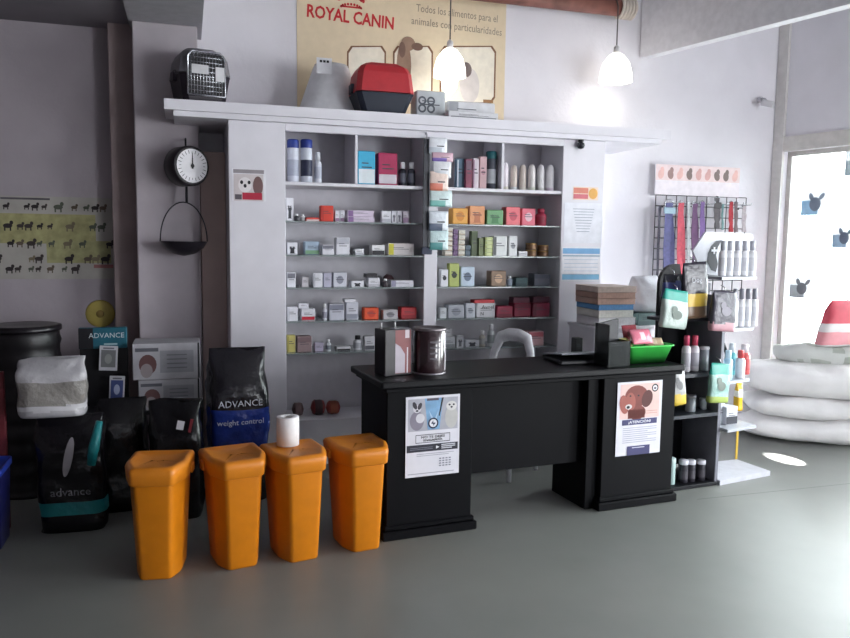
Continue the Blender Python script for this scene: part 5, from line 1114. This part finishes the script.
# white house-shaped header with silhouette
def spoly(pts, ly): return [sl(x, y, ly) for x, y in pts]
hp = spoly([(693, 251), (706, 231.5), (753, 234), (753, 268), (712, 277), (700, 268)], .345)
ob = thing('pet_sign', 'white house-shaped sign with black dog silhouette on the stand\'s top', 'sign', sw(hp[0][0], .345, hp[0][1]), ss)
q = MB(); q.prism([(x-hp[0][0], z-hp[0][1]) for x, z in hp], 0, .012, M((206, 206, 214), .5)); q.build('board', ob)
sp = spoly([(722, 240), (716, 241), (711, 246), (708, 253), (707, 262), (711, 270), (716, 272), (718, 264), (716, 255), (718, 247)], .343)
q = MB(); q.flat([(x-hp[0][0], z-hp[0][1]) for x, z in sp], M((44, 44, 54), .5), -.002)
cxx, czz = sl(714, 250.5, .343); cxx -= hp[0][0]; czz -= hp[0][1]
for a_ in (0, pi/2): q.flat([(cxx+.022*cos(a_)-.007*sin(a_)*s1, czz+.022*sin(a_)*1+.007*cos(a_)*s1) if False else (cxx+u*cos(a_)-v_*sin(a_), czz+u*sin(a_)+v_*cos(a_)) for u, v_ in ((-.022, -.007), (.022, -.007), (.022, .007), (-.022, .007))], M((224, 224, 230), .5), -.004-.001*a_)
q.build('dog_silhouette', ob)
q = MB(); q.b2((.05, .012, -.35), (.075, .03, .04), blk3); q.b2((.1, .013, -.3), (.13, .03, .02), blk3); q.build('support', ob)
pouch('dark navy pouch at the stand\'s upper left, behind the teal-topped one', 664, 685, 274, 312, .14, [(.4, .8, M((44, 52, 110), .3))], (42, 42, 54), [], 0, 12)
# ------------------------------------------------------------------ white sacks by the window
def wsack(label, px, py0, L, d, h, z, seed, ang, off=V((0, 0, 0))):
    v = onz(px, py0, 0)
    q = pillow(L, d, h, (222, 220, 220), seed, .016); o = q.build('grain_sack', loc=V((v.x, v.y, z))+off, rz=ang); tag(o, label, 'sack', 'white sacks stacked under the window'); return o
A0, B0 = onz(745, 441, 0), onz(850, 449, 0); ang = math.atan2(B0.y-A0.y, B0.x-A0.x)
dr = V((cos(ang), sin(ang), 0)); nr = V((-sin(ang), cos(ang), 0))
ctr = A0+dr*.46+nr*.28
labs = ['plump white sack at the bottom of the stack under the window', 'plump white sack in the middle of the stack under the window', 'plump white sack on top of the stack under the window']
zz = 0; hts = [.17, .15, .19]
hts = [.18, .16, .235]
for k in range(3):
    q = pillow((.98, .96, .98)[k], .56, hts[k], (236, 234, 234), k+2, .014); c = ctr+dr*(.0, .03, .0)[k]
    o = q.build('grain_sack', loc=(c.x, c.y, zz), rz=ang+(.0, .03, -.02)[k]); tag(o, labs[k], 'sack', 'white sacks stacked under the window'); zz += hts[k]*.99
    if k == 0:
        q = MB(); q.box((.44, -.27, .1), (.1, .03, .13), M((226, 224, 224), .6), .012); q.build('sewn_ear', o)
# rear crumpled sacks and red-banded bag on the sill side
c2 = ctr+nr*.5+dr*.28
zw = .0
c2 = ctr+nr*.1+dr*.14
q = pillow(.76, .34, .17, (206, 208, 204), 14, .02, n_=2.6); q.paint(lambda v: NZ.noise(v*14) > .15, M((176, 180, 172), .6)); o = q.build('grain_sack', loc=(c2.x, c2.y, zz-.022), rz=ang-.03); tag(o, 'patterned white-grey sack lying on top of the stack, against the window', 'sack')
zr = zz+.142
# red-banded upright bag
c3 = c2+dr*.2+nr*.02
Yz = c3.y; pr0, pr1 = ony(817, 330, Yz), ony(892, 330, Yz); hz = ony(845, 300, Yz).z
w = pr1.x-pr0.x; zbase = zr
rdm = M((202, 76, 92), .5)  # red paled so the window glare sits in the colour
q = bag(w, .12, max(.12, hz-zbase), (222, 216, 216), 21, [(.5, 1.1, rdm), (.05, .32, M((212, 140, 148), .5))], .008, .4)
for v in q.bm.verts: v.co.x += v.co.z*.3*(1 if v.co.x < 0 else 0)
tag(q.build('banded_bag', loc=((pr0.x+pr1.x)/2, Yz, zbase), rz=0), 'upright white bag with two red bands before the bright window', 'bag')
# pictures taped to the window
def wpic(label, x0, x1, y0, y1, fn):
    pp = rw(0, 0, -.07); a_ = pi/2+AW
    A1, B1 = onl(x0, y0, pp, a_), onl(x1, y1, pp, a_); w = (V((B1.x, B1.y))-V((A1.x, A1.y))).length; h = A1.z-B1.z
    q = MB(); q.b2((-w/2, -.002, -h/2), (w/2, 0, h/2), M((226, 232, 238), .6, alpha=.8)); fn(q, w, h, -.0026)
    o = q.build('window_picture', loc=(A1+B1)/2, rz=AW-pi/2); tag(o, label, 'picture', 'pictures taped to the window')
def f_w(c1_, c2_):
    def fn(q, w, h, y):
        a1, a2 = M(c1_, .6, alpha=.9), M(c2_, .6, alpha=.9); q.rect(-w*.48, -h*.48, w*.1, h*.1, a1, y); q.ell(0, -h*.05, w*.2, h*.28, a2, y-.0005); q.ell(-w*.15, h*.25, w*.08, h*.16, a2, y-.0006, .4); q.ell(w*.22, h*.25, w*.07, h*.16, a2, y-.0006, -.7)
    return fn
wpic('pale blue picture of an eared animal, upper middle on the window', 802, 829, 191, 215, f_w((140, 186, 220), (120, 132, 150)))
wpic('blue-grey picture cut by the photo\'s right edge, middle right on the window', 833, 856, 226, 248, f_w((150, 180, 206), (96, 110, 130)))
wpic('grey picture of a dark animal, lowest on the window', 790, 814, 276, 299, f_w((150, 156, 162), (92, 96, 104)))
wpic('small grey-blue picture at the right edge, highest on the window', 846, 862, 151, 175, f_w((160, 176, 186), (130, 142, 152)))
# pale curtain gathered at the window's left edge
q = MB(); rings = []
for k in range(25):
    t_ = .02+.2*k/24; v = rw(t_, 0, .06+.018*sin(k*1.35)); rings.append(v)
vs = [v+V((0, 0, z)) for z in (.3, 2.18) for v in rings]; n = len(rings)
vs2 = [v+V((-.004, -.002, 0)) for v in vs]
q.add(vs, [(i, i+1, n+i+1, n+i) for i in range(n-1)], M((206, 204, 202), .8, alpha=.9), True)
# curtain kept slim
q.bm.free()
# security camera in the corner
p = ony(768, 98, YB-.1)
t = thing('security_camera', 'small white security camera high in the right corner', 'camera', (p.x, YB-.004, p.z))
MB().lathe([(.028, 0), (.028, .015), (.015, .02)], M((200, 198, 204), .5), axis=Mx.Rotation(pi/2, 4, 'X'), n=16).build('wall_mount', t)
MB().tube([(0, -.02, 0), (-.02, -.08, -.01), (-.02, -.1, -.03)], .014, M((176, 174, 180), .5)).build('arm', t)
q = MB(Mx.Translation((-.02, -.12, -.05)) @ rz(.6)); q.lathe([(.02, -.05), (.026, -.045), (.026, .045), (.02, .05)], M((206, 204, 208), .45), axis=Mx.Rotation(pi/2+.3, 4, 'X'), n=18); q.build('housing', t)
# ------------------------------------------------------------------ light
wld = bpy.data.worlds.new('sky'); S.world = wld; wld.use_nodes = True
bg = wld.node_tree.nodes['Background']; bg.inputs['Color'].default_value = (.93, .97, 1, 1); bg.inputs['Strength'].default_value = 13
def portal(t0, t1, z0, z1):
    ld = bpy.data.lights.new('daylight_portal', 'AREA'); ld.shape = 'RECTANGLE'; ld.size = t1-t0; ld.size_y = z1-z0
    o = bpy.data.objects.new('daylight_portal', ld); COL.objects.link(o); v = rw((t0+t1)/2, (z0+z1)/2, -.1)
    zax = V((cos(AW), sin(AW), 0)); xax = -wd; yax = zax.cross(xax)
    mm = Mx((xax, yax, zax)).transposed().to_4x4(); mm.translation = v; o.matrix_world = mm; ld.cycles.is_portal = True
portal(W0, W1, WZ0, WZ1); portal(D0, D1, 0, DZ1)
ld = bpy.data.lights.new('daylight_portal', 'AREA'); ld.shape = 'RECTANGLE'; ld.size = FX1-FX0; ld.size_y = FZ1-FZ0; ld.cycles.is_portal = True
o = bpy.data.objects.new('daylight_portal', ld); COL.objects.link(o); o.location = ((FX0+FX1)/2, YF-.06, (FZ0+FZ1)/2); o.rotation_euler = (pi/2, 0, 0)
# sunbeam through the window gap: small bright patch on the floor
pA, pB = onz(766, 453, 0), onz(805, 466, 0); pt = (pA+pB)/2; sdir = (pB-pA).normalized()
src = pt+sdir*3.0+V((0, 0, 2.1))
sd = bpy.data.lights.new('sunbeam', 'SPOT'); sd.energy = 7000; sd.spot_size = .05; sd.spot_blend = .15; sd.shadow_soft_size = .01; sd.color = (1, .99, .97)
so = bpy.data.objects.new('sunbeam', sd); COL.objects.link(so); so.location = src; so.rotation_euler = (pt-src).to_track_quat('-Z', 'Y').to_euler()
# ------------------------------------------------------------------ view
vs_ = S.view_settings; vs_.view_transform = 'Standard'; vs_.look = 'None'; vs_.exposure = .72; vs_.gamma = 1; vs_.use_curve_mapping = False
bpy.data.curves.remove(FC)
